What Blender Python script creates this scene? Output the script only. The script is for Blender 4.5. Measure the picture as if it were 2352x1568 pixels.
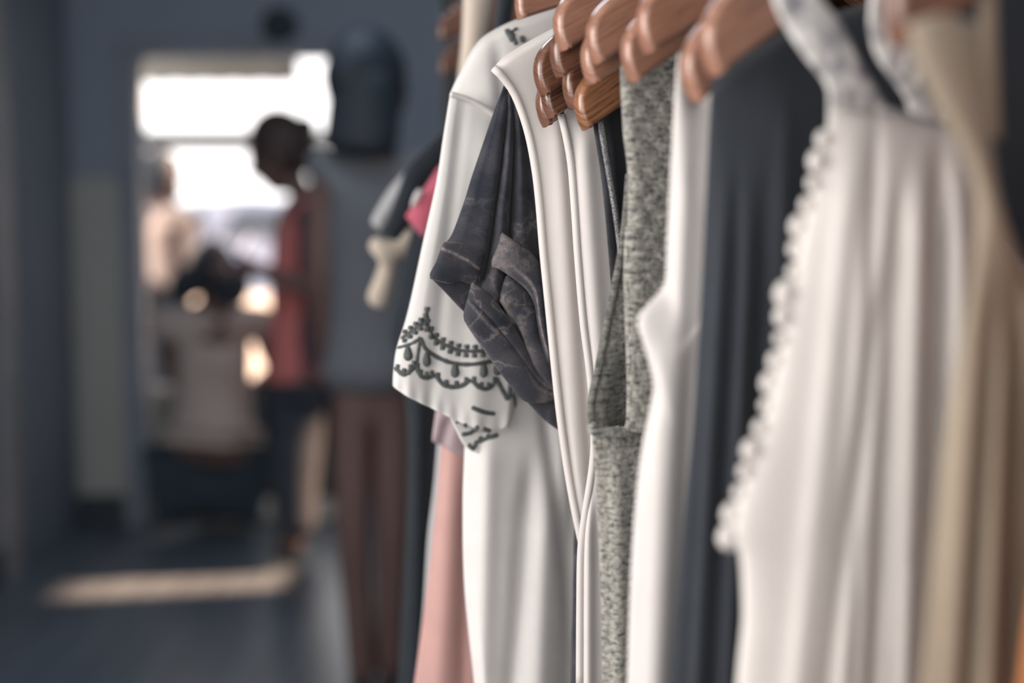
import bpy, bmesh, math, random
import numpy as np
from mathutils import Vector, Matrix
from mathutils.bvhtree import BVHTree

for o in list(bpy.data.objects):
    bpy.data.objects.remove(o, do_unlink=True)
SC = bpy.context.scene
COL = SC.collection
rng = random.Random(7)

# ------------------------------------------------------------------ camera
FPX = 2352 * 50.0 / 36.0
PITCH = math.atan((784 - 500) / FPX)
CAMZ = 1.2
cam_d = bpy.data.cameras.new('camera')
cam = bpy.data.objects.new('camera', cam_d)
COL.objects.link(cam)
cam.location = (0, 0, CAMZ)
cam.rotation_euler = (math.pi / 2 - PITCH, 0, 0)
cam_d.lens = 50
cam_d.sensor_width = 36
cam_d.clip_start = 0.02
cam_d.dof.use_dof = True
cam_d.dof.focus_distance = 0.945
cam_d.dof.aperture_fstop = 2.6
SC.camera = cam

# ------------------------------------------------------------------ light
SC.view_settings.view_transform = 'Standard'
SC.view_settings.look = 'None'
SC.view_settings.gamma = 1.0
SC.view_settings.use_curve_mapping = False
SC.view_settings.exposure = 0.5

world = bpy.data.worlds.new('sky')
SC.world = world
world.use_nodes = True
bg = world.node_tree.nodes['Background']
bg.inputs[0].default_value = (1.0, 0.965, 0.955, 1)
bg.inputs[1].default_value = 1.9


def area(name, loc, target, sx, sy, power, col):
    l = bpy.data.lights.new(name, 'AREA')
    l.shape = 'RECTANGLE'
    l.size = sx
    l.size_y = sy
    l.energy = power
    l.color = col
    o = bpy.data.objects.new(name, l)
    COL.objects.link(o)
    o.location = loc
    o.rotation_euler = (Vector(target) - Vector(loc)).to_track_quat('-Z', 'Y').to_euler()
    return o


def portal(name, loc, target, sx, sy):
    o = area(name, loc, target, sx, sy, 1, (1, 1, 1))
    o.data.cycles.is_portal = True


area('side_window_daylight', (-1.80, -0.33, 1.5), (0.1, 0.75, 1.15), 2.0, 1.5, 34, (1.0, 0.94, 0.895))
portal('doorway_daylight', (-0.985, 5.60, 0.9), (-0.985, 0, 0.9), 0.9, 1.85)
portal('side_window_sky', (-1.92, -0.33, 1.5), (0, -0.33, 1.5), 2.15, 1.6)
portal('shopfront_sky', (-0.5, -1.72, 1.42), (-0.5, 5, 1.42), 2.4, 2.05)
area('back_room_fill', (-0.5, 3.2, 2.68), (-0.5, 3.2, 0), 1.2, 0.4, 11, (0.74, 0.87, 1.0))  # added unseen fill that lifts the dark back of the room

sun_d = bpy.data.lights.new('sun', 'SUN')
sun_d.energy = 19.0
sun_d.angle = math.radians(1.5)
sun_d.color = (1.0, 0.60, 0.36)
sun = bpy.data.objects.new('sun', sun_d)
COL.objects.link(sun)
sun.rotation_euler = Vector((-0.72, -0.14, -0.62)).to_track_quat('-Z', 'Y').to_euler()

# ------------------------------------------------------------------ geometry of the view
FWD = Vector((0, math.cos(PITCH), -math.sin(PITCH)))
UPV = Vector((0, math.sin(PITCH), math.cos(PITCH)))
CAM = Vector((0, 0, CAMZ))


def ray(px, py):
    return FWD + Vector(((px - 1176) / FPX, 0, 0)) + UPV * ((784 - py) / FPX)


def at(px, py, d):
    return CAM + ray(px, py) * d


# ------------------------------------------------------------------ materials
def srgb(r, g, b):
    f = lambda c: (c / 255 / 12.92) if c / 255 <= 0.04045 else ((c / 255 + 0.055) / 1.055) ** 2.4
    return (f(r), f(g), f(b))


class NT:
    def __init__(self, name):
        self.m = bpy.data.materials.new(name)
        self.m.use_nodes = True
        self.t = self.m.node_tree
        self.b = self.t.nodes['Principled BSDF']

    def n(self, typ, **kw):
        nd = self.t.nodes.new(typ)
        for k, v in kw.items():
            setattr(nd, k, v)
        return nd

    def l(self, a, b):
        self.t.links.new(a, b)

    def coord(self, kind='UV', scale=(1, 1, 1), rot=(0, 0, 0)):
        tc = self.n('ShaderNodeTexCoord')
        mp = self.n('ShaderNodeMapping')
        mp.inputs['Scale'].default_value = scale
        mp.inputs['Rotation'].default_value = rot
        self.l(tc.outputs[kind], mp.inputs[0])
        return mp.outputs[0]

    def noise(self, vec, scale, detail=4, rough=0.55):
        x = self.n('ShaderNodeTexNoise')
        x.inputs['Scale'].default_value = scale
        x.inputs['Detail'].default_value = detail
        x.inputs['Roughness'].default_value = rough
        self.l(vec, x.inputs['Vector'])
        return x.outputs['Fac']

    def ramp(self, fac, stops):
        r = self.n('ShaderNodeValToRGB')
        e = r.color_ramp.elements
        while len(e) < len(stops):
            e.new(0.5)
        for i, (p, c) in enumerate(stops):
            e[i].position = p
            e[i].color = (*c, 1)
        self.l(fac, r.inputs[0])
        return r.outputs[0]

    def mix(self, fac, a, b, mode='MIX'):
        x = self.n('ShaderNodeMix', data_type='RGBA', blend_type=mode)
        if isinstance(fac, (int, float)):
            x.inputs[0].default_value = fac
        else:
            self.l(fac, x.inputs[0])
        for s, v in ((6, a), (7, b)):
            if isinstance(v, tuple):
                x.inputs[s].default_value = (*v, 1)
            else:
                self.l(v, x.inputs[s])
        return x.outputs[2]

    def bump(self, h, strength=0.3, dist=0.001):
        x = self.n('ShaderNodeBump')
        x.inputs['Strength'].default_value = strength
        x.inputs['Distance'].default_value = dist
        self.l(h, x.inputs['Height'])
        self.l(x.outputs[0], self.b.inputs['Normal'])

    def base(self, c):
        if isinstance(c, tuple):
            self.b.inputs['Base Color'].default_value = (*c, 1)
        else:
            self.l(c, self.b.inputs['Base Color'])

    def set(self, rough=0.8, spec=0.3, **kw):
        self.b.inputs['Roughness'].default_value = rough
        self.b.inputs['Specular IOR Level'].default_value = spec
        for k, v in kw.items():
            self.b.inputs[k.replace('_', ' ')].default_value = v
        return self.m


def plain(name, c, rough=0.8, spec=0.3, var=0.12, vscale=6.0, coord='Object', **kw):
    t = NT(name)
    v = t.coord(coord)
    f = t.noise(v, vscale, 3)
    lo = tuple(x * (1 - var) for x in c)
    hi = tuple(min(1, x * (1 + var)) for x in c)
    t.base(t.ramp(f, [(0.3, lo), (0.7, hi)]))
    return t.set(rough, spec, **kw)


def fabric(name, c, weave=1400, var=0.05, rough=0.9, bump=0.25, sheen=0.15, twill=False, translucent=0.0):
    """woven cloth; UV is in metres"""
    t = NT(name)
    v = t.coord('UV')
    f = t.noise(v, 30, 5)
    lo = tuple(x * (1 - var) for x in c)
    hi = tuple(min(1, x * (1 + var)) for x in c)
    col = t.ramp(f, [(0.3, lo), (0.7, hi)])
    wv = t.n('ShaderNodeTexWave', wave_type='BANDS', bands_direction='DIAGONAL' if twill else 'X')
    wv.inputs['Scale'].default_value = weave / 6.283 * (1.0 if twill else 1.0)
    wv.inputs['Distortion'].default_value = 0.6
    t.l(v, wv.inputs['Vector'])
    if twill:
        col = t.mix(wv.outputs['Fac'], t.mix(1.0, col, (0.86, 0.86, 0.86), 'MULTIPLY'), col)
    t.base(col)
    t.bump(wv.outputs['Fac'], bump, 0.0003)
    t.set(rough, 0.15)
    t.b.inputs['Sheen Weight'].default_value = sheen
    t.b.inputs['Sheen Roughness'].default_value = 0.5
    if translucent > 0:
        tr = t.n('ShaderNodeBsdfTranslucent')
        t.l(col if not isinstance(col, tuple) else col, tr.inputs[0])
        mx = t.n('ShaderNodeMixShader')
        mx.inputs[0].default_value = translucent
        out = t.t.nodes['Material Output']
        t.l(t.b.outputs[0], mx.inputs[1])
        t.l(tr.outputs[0], mx.inputs[2])
        t.l(mx.outputs[0], out.inputs[0])
    return t.m


def mat_wood(name, c, dark=0.45):
    t = NT(name)
    v = t.coord('UV', (1, 1, 1))
    v2 = t.coord('UV', (30, 560, 60))
    f1 = t.noise(v2, 1.0, 6, 0.6)
    f2 = t.noise(v, 26, 3)
    a = tuple(x * dark for x in c)
    col = t.ramp(f1, [(0.32, a), (0.52, c), (0.75, tuple(min(1, x * 1.25) for x in c))])
    col2 = t.mix(f2, col, t.mix(1.0, col, (0.72, 0.66, 0.62), 'MULTIPLY'))
    t.base(col2)
    t.bump(f1, 0.12, 0.0004)
    t.set(0.27, 0.65)
    t.b.inputs['Coat Weight'].default_value = 0.8
    t.b.inputs['Coat Roughness'].default_value = 0.2
    return t.m


def mat_acid(name, lift):
    t = NT(name)
    v = t.coord('UV')
    big = t.noise(v, 26, 6, 0.6)
    # thin pale creases left by the wash
    rn = t.noise(v, 42, 5, 0.5)
    sub = t.n('ShaderNodeMath', operation='SUBTRACT')
    t.l(rn, sub.inputs[0]); sub.inputs[1].default_value = 0.5
    ab = t.n('ShaderNodeMath', operation='ABSOLUTE')
    t.l(sub.outputs[0], ab.inputs[0])
    veins = t.ramp(ab.outputs[0], [(0.0, (1, 1, 1)), (0.02, (0.25, 0.25, 0.25)), (0.05, (0, 0, 0))])
    msk = t.ramp(t.noise(v, 17, 3), [(0.46, (0, 0, 0)), (0.64, (1, 1, 1))])
    vm = t.mix(1.0, veins, msk, 'MULTIPLY')
    sc = t.n('ShaderNodeMath', operation='MULTIPLY')
    t.l(vm, sc.inputs[0])
    sc.inputs[1].default_value = lift
    dark, mid, pale = srgb(48, 52, 61), srgb(90, 87, 91), srgb(162, 151, 148)
    col = t.ramp(big, [(0.36, dark), (0.58, tuple((a + b) / 2 for a, b in zip(dark, mid))), (0.72, mid)])
    col = t.mix(sc.outputs[0], col, pale)
    # worn folded edges
    at_ = t.n('ShaderNodeAttribute', attribute_name='wear')
    wn = t.ramp(t.noise(v, 150, 3), [(0.32, (0.15, 0.15, 0.15)), (0.62, (1, 1, 1))])
    we = t.mix(1.0, at_.outputs['Color'], wn, 'MULTIPLY')
    col = t.mix(we, col, pale)
    fine = t.noise(v, 900, 2)
    col = t.mix(0.4, col, t.mix(1.0, col, t.ramp(fine, [(0.3, (0.45, 0.45, 0.45)), (0.7, (1.4, 1.4, 1.4))]), 'MULTIPLY'))
    t.base(col)
    t.bump(t.noise(v, 600, 3), 0.3, 0.0004)
    t.set(0.85, 0.2)
    t.b.inputs['Sheen Weight'].default_value = 0.10
    return t.m


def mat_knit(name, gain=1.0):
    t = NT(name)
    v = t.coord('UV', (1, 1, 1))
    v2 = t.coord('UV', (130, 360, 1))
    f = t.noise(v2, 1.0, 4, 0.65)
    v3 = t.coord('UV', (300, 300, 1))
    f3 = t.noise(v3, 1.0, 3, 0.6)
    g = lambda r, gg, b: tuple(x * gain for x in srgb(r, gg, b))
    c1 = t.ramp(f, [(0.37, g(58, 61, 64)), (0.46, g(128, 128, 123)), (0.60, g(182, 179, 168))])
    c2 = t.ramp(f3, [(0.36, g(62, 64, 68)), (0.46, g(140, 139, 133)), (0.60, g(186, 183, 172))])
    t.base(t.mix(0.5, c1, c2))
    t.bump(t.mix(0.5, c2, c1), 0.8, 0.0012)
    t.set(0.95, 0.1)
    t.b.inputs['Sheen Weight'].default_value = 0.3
    return t.m


def mat_lace(name):
    t = NT(name)
    v = t.coord('UV')
    vo = t.n('ShaderNodeTexVoronoi', feature='F1')
    vo.inputs['Scale'].default_value = 120
    t.l(v, vo.inputs['Vector'])
    col = t.ramp(vo.outputs['Distance'], [(0.08, srgb(150, 152, 154)), (0.30, srgb(216, 215, 212)), (0.6, srgb(236, 234, 230))])
    t.base(t.mix(t.ramp(t.noise(v, 60, 3), [(0.45, (0, 0, 0)), (0.62, (1, 1, 1))]), col, srgb(158, 160, 164)))
    t.bump(vo.outputs['Distance'], 0.9, 0.002)
    return t.set(0.9, 0.1)


def mat_sparkle(name):
    t = NT(name)
    v = t.coord('UV', (2300, 2300, 1), (0, 0, 0.6))
    ck = t.n('ShaderNodeTexVoronoi')
    ck.inputs['Scale'].default_value = 1.0
    t.l(v, ck.inputs['Vector'])
    col = t.ramp(ck.outputs['Distance'], [(0.25, srgb(190, 188, 184)), (0.5, srgb(120, 120, 122)), (0.66, srgb(58, 60, 66))])
    t.base(col)
    t.set(0.45, 0.5)
    return t.m


M = {}
M['white_cotton'] = fabric('white_cotton', srgb(236, 233, 229), 1500, 0.03, translucent=0.12)
M['cream_twill'] = fabric('cream_twill', srgb(230, 224, 219), 6500, 0.03, twill=True, bump=0.3)
M['white_jersey'] = fabric('white_jersey', srgb(226, 220, 216), 5200, 0.03, twill=True, bump=0.2)
M['white_gauze'] = fabric('white_gauze', srgb(240, 235, 230), 1500, 0.02, translucent=0.2)
M['pink_cotton'] = fabric('pink_cotton', srgb(200, 160, 153), 1600, 0.04)
M['mauve_cotton'] = fabric('mauve_cotton', srgb(186, 168, 172), 1600, 0.04)
M['grey_cotton'] = fabric('grey_cotton', srgb(190, 190, 192), 1600, 0.05)
M['rose_cotton'] = fabric('rose_cotton', srgb(200, 104, 122), 1600, 0.08)
M['navy_cloth'] = fabric('navy_cloth', srgb(55, 59, 65), 1500, 0.06, rough=0.75, sheen=0.1)
M['black_cloth'] = fabric('black_cloth', srgb(46, 52, 58), 1500, 0.10)
M['black_mesh'] = fabric('black_mesh', srgb(46, 47, 51), 3000, 0.2, twill=True, bump=0.6)
M['black_speckle'] = fabric('black_speckle', srgb(56, 57, 62), 3000, 0.5, bump=0.6)
M['beige_linen'] = fabric('beige_linen', srgb(152, 139, 122), 1300, 0.06)
M['cream_cloth'] = fabric('cream_cloth', srgb(216, 202, 186), 1300, 0.05)
M['orange_cloth'] = fabric('orange_cloth', srgb(206, 130, 76), 1300, 0.05)
M['acid'] = mat_acid('acid_wash_cotton', 0.3)
M['acid_cuff'] = mat_acid('acid_wash_cuff', 0.45)
M['knit'] = mat_knit('heather_knit')
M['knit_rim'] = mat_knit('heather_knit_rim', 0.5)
M['lace'] = mat_lace('lace')
M['sparkle'] = mat_sparkle('silver_trim')
M['thread'] = plain('grey_thread', srgb(88, 92, 92), 0.7, 0.25, 0.2, 600)
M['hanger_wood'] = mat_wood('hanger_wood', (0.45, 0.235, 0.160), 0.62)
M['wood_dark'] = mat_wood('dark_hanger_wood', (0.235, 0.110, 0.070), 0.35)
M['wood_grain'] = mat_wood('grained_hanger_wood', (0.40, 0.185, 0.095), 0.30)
M['steel'] = plain('steel', (0.55, 0.55, 0.56), 0.3, 0.5, 0.05, 5, Metallic=1.0)
M['rail_metal'] = plain('rail_metal', (0.06, 0.065, 0.07), 0.45, 0.5, 0.1, 5)


# ------------------------------------------------------------------ object helpers
def empty(name, loc, label, cat, group=None):
    o = bpy.data.objects.new(name, None)
    COL.objects.link(o)
    o.empty_display_size = 0.05
    o.location = loc
    o['label'] = label
    o['category'] = cat
    if group:
        o['group'] = group
    return o


def tag(o, label, cat, group=None):
    o['label'] = label
    o['category'] = cat
    if group:
        o['group'] = group
    return o


def mesh_obj(name, verts, faces, mat, parent=None, uv=None, smooth=True, solid=0.0, loc=None):
    """verts in world space; stored relative to the parent (or to loc)"""
    base = Vector(parent.location) if parent is not None else Vector(loc if loc is not None else (0, 0, 0))
    if parent is not None and parent.parent is not None:
        base = base + Vector(parent.parent.location)
    me = bpy.data.meshes.new(name)
    me.from_pydata([tuple(Vector(v) - base) for v in verts], [], faces)
    if uv is not None:
        ul = me.uv_layers.new(name='UVMap')
        li = np.zeros(len(me.loops), dtype=np.int32)
        me.loops.foreach_get('vertex_index', li)
        ul.data.foreach_set('uv', np.asarray(uv, dtype=np.float32)[li].ravel())
    me.materials.append(mat)
    if smooth:
        me.polygons.foreach_set('use_smooth', [True] * len(me.polygons))
    me.update()
    o = bpy.data.objects.new(name, me)
    COL.objects.link(o)
    if parent is not None:
        o.parent = parent
    else:
        o.location = base
    if solid:
        s = o.modifiers.new('thickness', 'SOLIDIFY')
        s.thickness = solid
        s.offset = 0
    return o


def world_bvh(objs):
    vs, fs = [], []
    for o in objs:
        base = Vector(o.location)
        p = o.parent
        while p is not None:
            base = base + Vector(p.location)
            p = p.parent
        k = len(vs)
        vs += [Vector(v.co) + base for v in o.data.vertices]
        fs += [[i + k for i in p.vertices] for p in o.data.polygons]
    return BVHTree.FromPolygons(vs, fs)


def structure(name, verts, faces, mat, smooth=False):
    o = mesh_obj(name, verts, faces, mat, smooth=smooth)
    o['kind'] = 'structure'
    return o


def box_vf(x0, x1, y0, y1, z0, z1):
    v = [(x0, y0, z0), (x1, y0, z0), (x1, y1, z0), (x0, y1, z0), (x0, y0, z1), (x1, y0, z1), (x1, y1, z1), (x0, y1, z1)]
    f = [(0, 3, 2, 1), (4, 5, 6, 7), (0, 1, 5, 4), (1, 2, 6, 5), (2, 3, 7, 6), (3, 0, 4, 7)]
    return v, f


def join_vf(*parts):
    V, F = [], []
    for v, f in parts:
        k = len(V)
        V += list(v)
        F += [tuple(i + k for i in q) for q in f]
    return V, F


def tube_vf(pts, rad, seg=10, caps=True):
    pts = [Vector(p) for p in pts]
    n = len(pts)
    R = rad if isinstance(rad, (list, tuple)) else [rad] * n
    V, F = [], []
    up = None
    for i, p in enumerate(pts):
        t = (pts[min(i + 1, n - 1)] - pts[max(i - 1, 0)])
        t = t.normalized() if t.length > 1e-9 else Vector((0, 0, 1))
        if up is None:
            up = t.orthogonal().normalized()
        up = (up - t * up.dot(t))
        up = up.normalized() if up.length > 1e-6 else t.orthogonal().normalized()
        s = t.cross(up)
        for k in range(seg):
            a = 2 * math.pi * k / seg
            V.append(p + (up * math.cos(a) + s * math.sin(a)) * R[i])
    for i in range(n - 1):
        for k in range(seg):
            a, b = i * seg + k, i * seg + (k + 1) % seg
            F.append((a, b, b + seg, a + seg))
    if caps:
        F.append(tuple(range(seg - 1, -1, -1)))
        F.append(tuple((n - 1) * seg + k for k in range(seg)))
    return V, F


def catmull(pts, per=14):
    P = np.asarray(pts, float)
    if len(P) < 3:
        return np.array([P[0] + (P[-1] - P[0]) * t for t in np.linspace(0, 1, per)])
    E = np.vstack([2 * P[0] - P[1], P, 2 * P[-1] - P[-2]])
    out = []
    for i in range(1, len(E) - 2):
        p0, p1, p2, p3 = E[i - 1], E[i], E[i + 1], E[i + 2]
        for t in np.linspace(0, 1, per, endpoint=False):
            out.append(0.5 * ((2 * p1) + (-p0 + p2) * t + (2 * p0 - 5 * p1 + 4 * p2 - p3) * t * t + (-p0 + 3 * p1 - 3 * p2 + p3) * t ** 3))
    out.append(P[-1])
    return np.array(out)


def resample(pts, ts, smooth=True):
    P = catmull(pts) if smooth else np.asarray(pts, float)
    s = np.concatenate([[0], np.cumsum(np.linalg.norm(np.diff(P, axis=0), axis=1))])
    s /= s[-1]
    return np.stack([np.interp(ts, s, P[:, k]) for k in range(P.shape[1])], axis=1)


def sstep(x, a=0.0, b=1.0):
    t = np.clip((x - a) / (b - a), 0, 1)
    return t * t * (3 - 2 * t)


# ------------------------------------------------------------------ the clothes rail line and garment planes
RP, RS = (0.204, 1.004), -0.26          # the rail runs away from the camera, drifting left
RAIL_Z = 1.52


class Plane:
    """vertical plane of one hanging thing: u along the hanger (0 under the rail), z up, n towards the viewer's side"""

    def __init__(self, px, py, d, yaw=26):
        a = math.radians(yaw)
        self.H = Vector((math.cos(a), math.sin(a), 0))
        self.nrm = Vector((math.sin(a), -math.cos(a), 0))
        P = at(px, py, d)
        # P + t H on the rail line
        t = (RP[0] + RS * (P.y - RP[1]) - P.x) / (self.H.x - RS * self.H.y)
        self.O = Vector((P.x + t * self.H.x, P.y + t * self.H.y, 0))
        dv = CAM - P
        self.D = Vector((dv.x, dv.y, 0)).normalized()
        self.tip = -t

    def uz(self, px, py, n=0.0):
        r = ray(px, py)
        o = self.O + self.D * n
        k = (o - CAM).dot(self.nrm) / r.dot(self.nrm)
        p = CAM + r * k
        return ((p - o).dot(self.H), p.z)

    def many(self, pts, n=0.0):
        return np.array([self.uz(x, y, n) for x, y in pts])

    def w(self, u, z, n=0.0):
        p = self.O + self.H * u + self.D * n
        return Vector((p.x, p.y, z))


class Folds:
    """ridges (+) and valleys (-) given along lines"""

    def __init__(self, plane, lines, ripple=0.0, wl=0.03, seed=0):
        self.L = []
        for (x1, y1, x2, y2, wid, amp) in lines:
            a, b = plane.uz(x1, y1), plane.uz(x2, y2)
            wd = abs(plane.uz(x1 + wid, y1)[0] - a[0])
            self.L.append((a, b, wd, amp))
        self.ripple, self.wl, self.seed = ripple, wl, seed

    def __call__(self, U, Z):
        f = np.zeros_like(U)
        for (a, b, wd, amp) in self.L:
            t = (Z - a[1]) / (b[1] - a[1])
            uc = a[0] + (b[0] - a[0]) * t
            fade = sstep(t, -0.15, 0.15)
            f += amp * np.exp(-((U - uc) / wd) ** 2) * fade
        if self.ripple:
            s = self.seed
            f += self.ripple * (np.sin(U / self.wl * 6.283 + s + 2.0 * np.sin(Z * 5 + s)) * 0.6 + 0.4 * np.sin(U / self.wl * 10.1 + 1.3 * s + Z * 9)) * sstep(-Z, -1.35, -0.85)
        return f


def coons(L, R, T, B, nu, nv, bias=1.0):
    ts = np.linspace(0, 1, nu + 1) ** bias
    vs = np.linspace(0, 1, nv + 1)
    Lc, Rc = resample(L, vs), resample(R, vs)
    Tc, Bc = resample(T, ts), resample(B, ts)
    W, V = np.meshgrid(ts, vs)
    W3, V3 = W[..., None], V[..., None]
    G = (1 - V3) * Tc[None] + V3 * Bc[None] + (1 - W3) * Lc[:, None] + W3 * Rc[:, None] - (
        (1 - W3) * (1 - V3) * Lc[0] + W3 * (1 - V3) * Rc[0] + (1 - W3) * V3 * Lc[-1] + W3 * V3 * Rc[-1])
    return G, W, V


def grid_faces(nu, nv, k=0, flip=False):
    F = []
    s = nu + 1
    for j in range(nv):
        for i in range(nu):
            a = k + j * s + i
            q = (a, a + 1, a + 1 + s, a + s)
            F.append(q[::-1] if flip else q)
    return F


def patch(name, plane, L, R, T, B, mat, parent, n0=0.0, bulge=0.0, nfun=None, nu=30, nv=40, solid=0.0012, folds=None, px=True, bias=1.0, power=0.5, loc=None, wear=None):
    if px:
        L, R, T, B = (plane.many(c, n0) for c in (L, R, T, B))
    T[0] = L[0]; T[-1] = R[0]; B[0] = L[-1]; B[-1] = R[-1]
    G, W, V = coons(L, R, T, B, nu, nv, bias)
    U, Z = G[..., 0], G[..., 1]
    N = n0 + bulge * np.clip(4 * W * (1 - W), 0, 1) ** power * np.clip(4 * V * (1 - V), 0, 1) ** power
    if folds is not None:
        N = N + folds(U, Z)
    if nfun is not None:
        N = N + nfun(W, V, U, Z)
    verts = [plane.w(u, z, n) for u, z, n in zip(U.ravel(), Z.ravel(), N.ravel())]
    uv = np.stack([U.ravel(), Z.ravel()], 1)
    o = mesh_obj(name, verts, grid_faces(nu, nv), mat, parent, uv, solid=solid, loc=loc)
    if wear is not None:
        a = o.data.attributes.new('wear', 'FLOAT', 'POINT')
        a.data.foreach_set('value', np.clip(wear(W, V), 0, 1).ravel().astype(np.float32))
    return o


def tube_garment(name, plane, Lpx, Tpx, zbot, mat, parent, th=0.014, folds=None, nu=90, nv=90, n0=0.0, width=None, flare=0.0, bias=1.5, back=0.7, Lback=None):
    """front and back panels of a hanging garment, closed at shoulders and sides, open at the hem"""
    Lz = plane.many(Lpx, n0)
    e = Lz[-1] + (Lz[-1] - Lz[-2]) * ((zbot - Lz[-1][1]) / (Lz[-1][1] - Lz[-2][1])) if Lz[-1][1] > zbot else Lz[-1]
    Lz = np.vstack([Lz] + [Lz[-1] + (e - Lz[-1]) * q for q in np.linspace(0, 1, 7)[1:]])
    Tz = plane.many(Tpx, n0)
    Tz[0] = Lz[0]
    # past the traced shoulder: up to the neck, and mirrored about the rail
    tail = Tz[-1]
    if tail[0] < -0.01:
        slope = (Tz[-1][1] - Tz[0][1]) / max(1e-3, Tz[-1][0] - Tz[0][0])
        tt = np.linspace(0, 1, 9)[1:]
        end = np.array([0.0, tail[1] + min(max(slope, 0.0), 0.4) * (-tail[0]) * 0.6])
        Tz = np.vstack([Tz] + [tail + (end - tail) * np.array([q, q + 0.35 * q * (1 - q)]) if slope > 0 else tail + (end - tail) * q for q in tt])
    m = Tz[:-1][::-1].copy(); m[:, 0] *= -1
    Tz = np.vstack([Tz, m])
    Rz = Lz.copy(); Rz[:, 0] *= -1
    Bz = np.array([Lz[-1], [0, zbot], Rz[-1]])
    G, W, V = coons(Lz, Rz, Tz, Bz, nu, nv, bias)
    U, Z = G[..., 0], G[..., 1]
    env = np.clip(np.minimum(W, 1 - W) / 0.10, 0, 1) ** 0.5 * np.clip(V / 0.06, 0, 1) ** 0.5
    Nf = env * th
    if folds is not None:
        Nf = Nf + folds(U, Z) * np.clip(np.minimum(W, 1 - W) / 0.025, 0, 1) * np.clip(V / 0.05, 0, 1)
    Nb = -env * th * back + (folds(U, Z) * 0.4 * np.clip(np.minimum(W, 1 - W) / 0.025, 0, 1) * np.clip(V / 0.05, 0, 1) if folds is not None else 0)
    Nb = np.minimum(Nb, Nf - 0.0015 * (env > 0))
    verts = [plane.w(u, z, n0 + n) for u, z, n in zip(U.ravel(), Z.ravel(), Nf.ravel())]
    k = len(verts)
    verts += [plane.w(u, z, n0 + n) for u, z, n in zip(U.ravel(), Z.ravel(), Nb.ravel())]
    uv = np.tile(np.stack([U.ravel(), Z.ravel()], 1), (2, 1))
    F = grid_faces(nu, nv) + grid_faces(nu, nv, k, True)
    o = mesh_obj(name, verts, F, mat, parent, uv, solid=0.0)
    bm = bmesh.new(); bm.from_mesh(o.data)
    bmesh.ops.remove_doubles(bm, verts=bm.verts, dist=1e-5)
    bmesh.ops.recalc_face_normals(bm, faces=bm.faces)
    bm.to_mesh(o.data); bm.free()
    s = o.modifiers.new('thickness', 'SOLIDIFY'); s.thickness = 0.001; s.offset = 0
    return o


def ribbon(name, plane, path, width, mat, parent, n0=0.0, r=0.003, taper=None, solid=True):
    """a rounded binding sewn along an edge (path in pixels)"""
    P = resample(plane.many(path, n0), np.linspace(0, 1, 60))
    pts = [plane.w(u, z, n0) for u, z in P]
    rad = [r] * len(pts)
    v, f = tube_vf(pts, rad, 10)
    uv = [((Vector(q) - plane.O).dot(plane.H), q[2]) for q in v]
    return mesh_obj(name, v, f, mat, parent, uv)


def garment_root(name, plane, zb, label, cat, group=None):
    p = plane.w(0, zb)
    return empty(name, p, label, cat, group)


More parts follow.
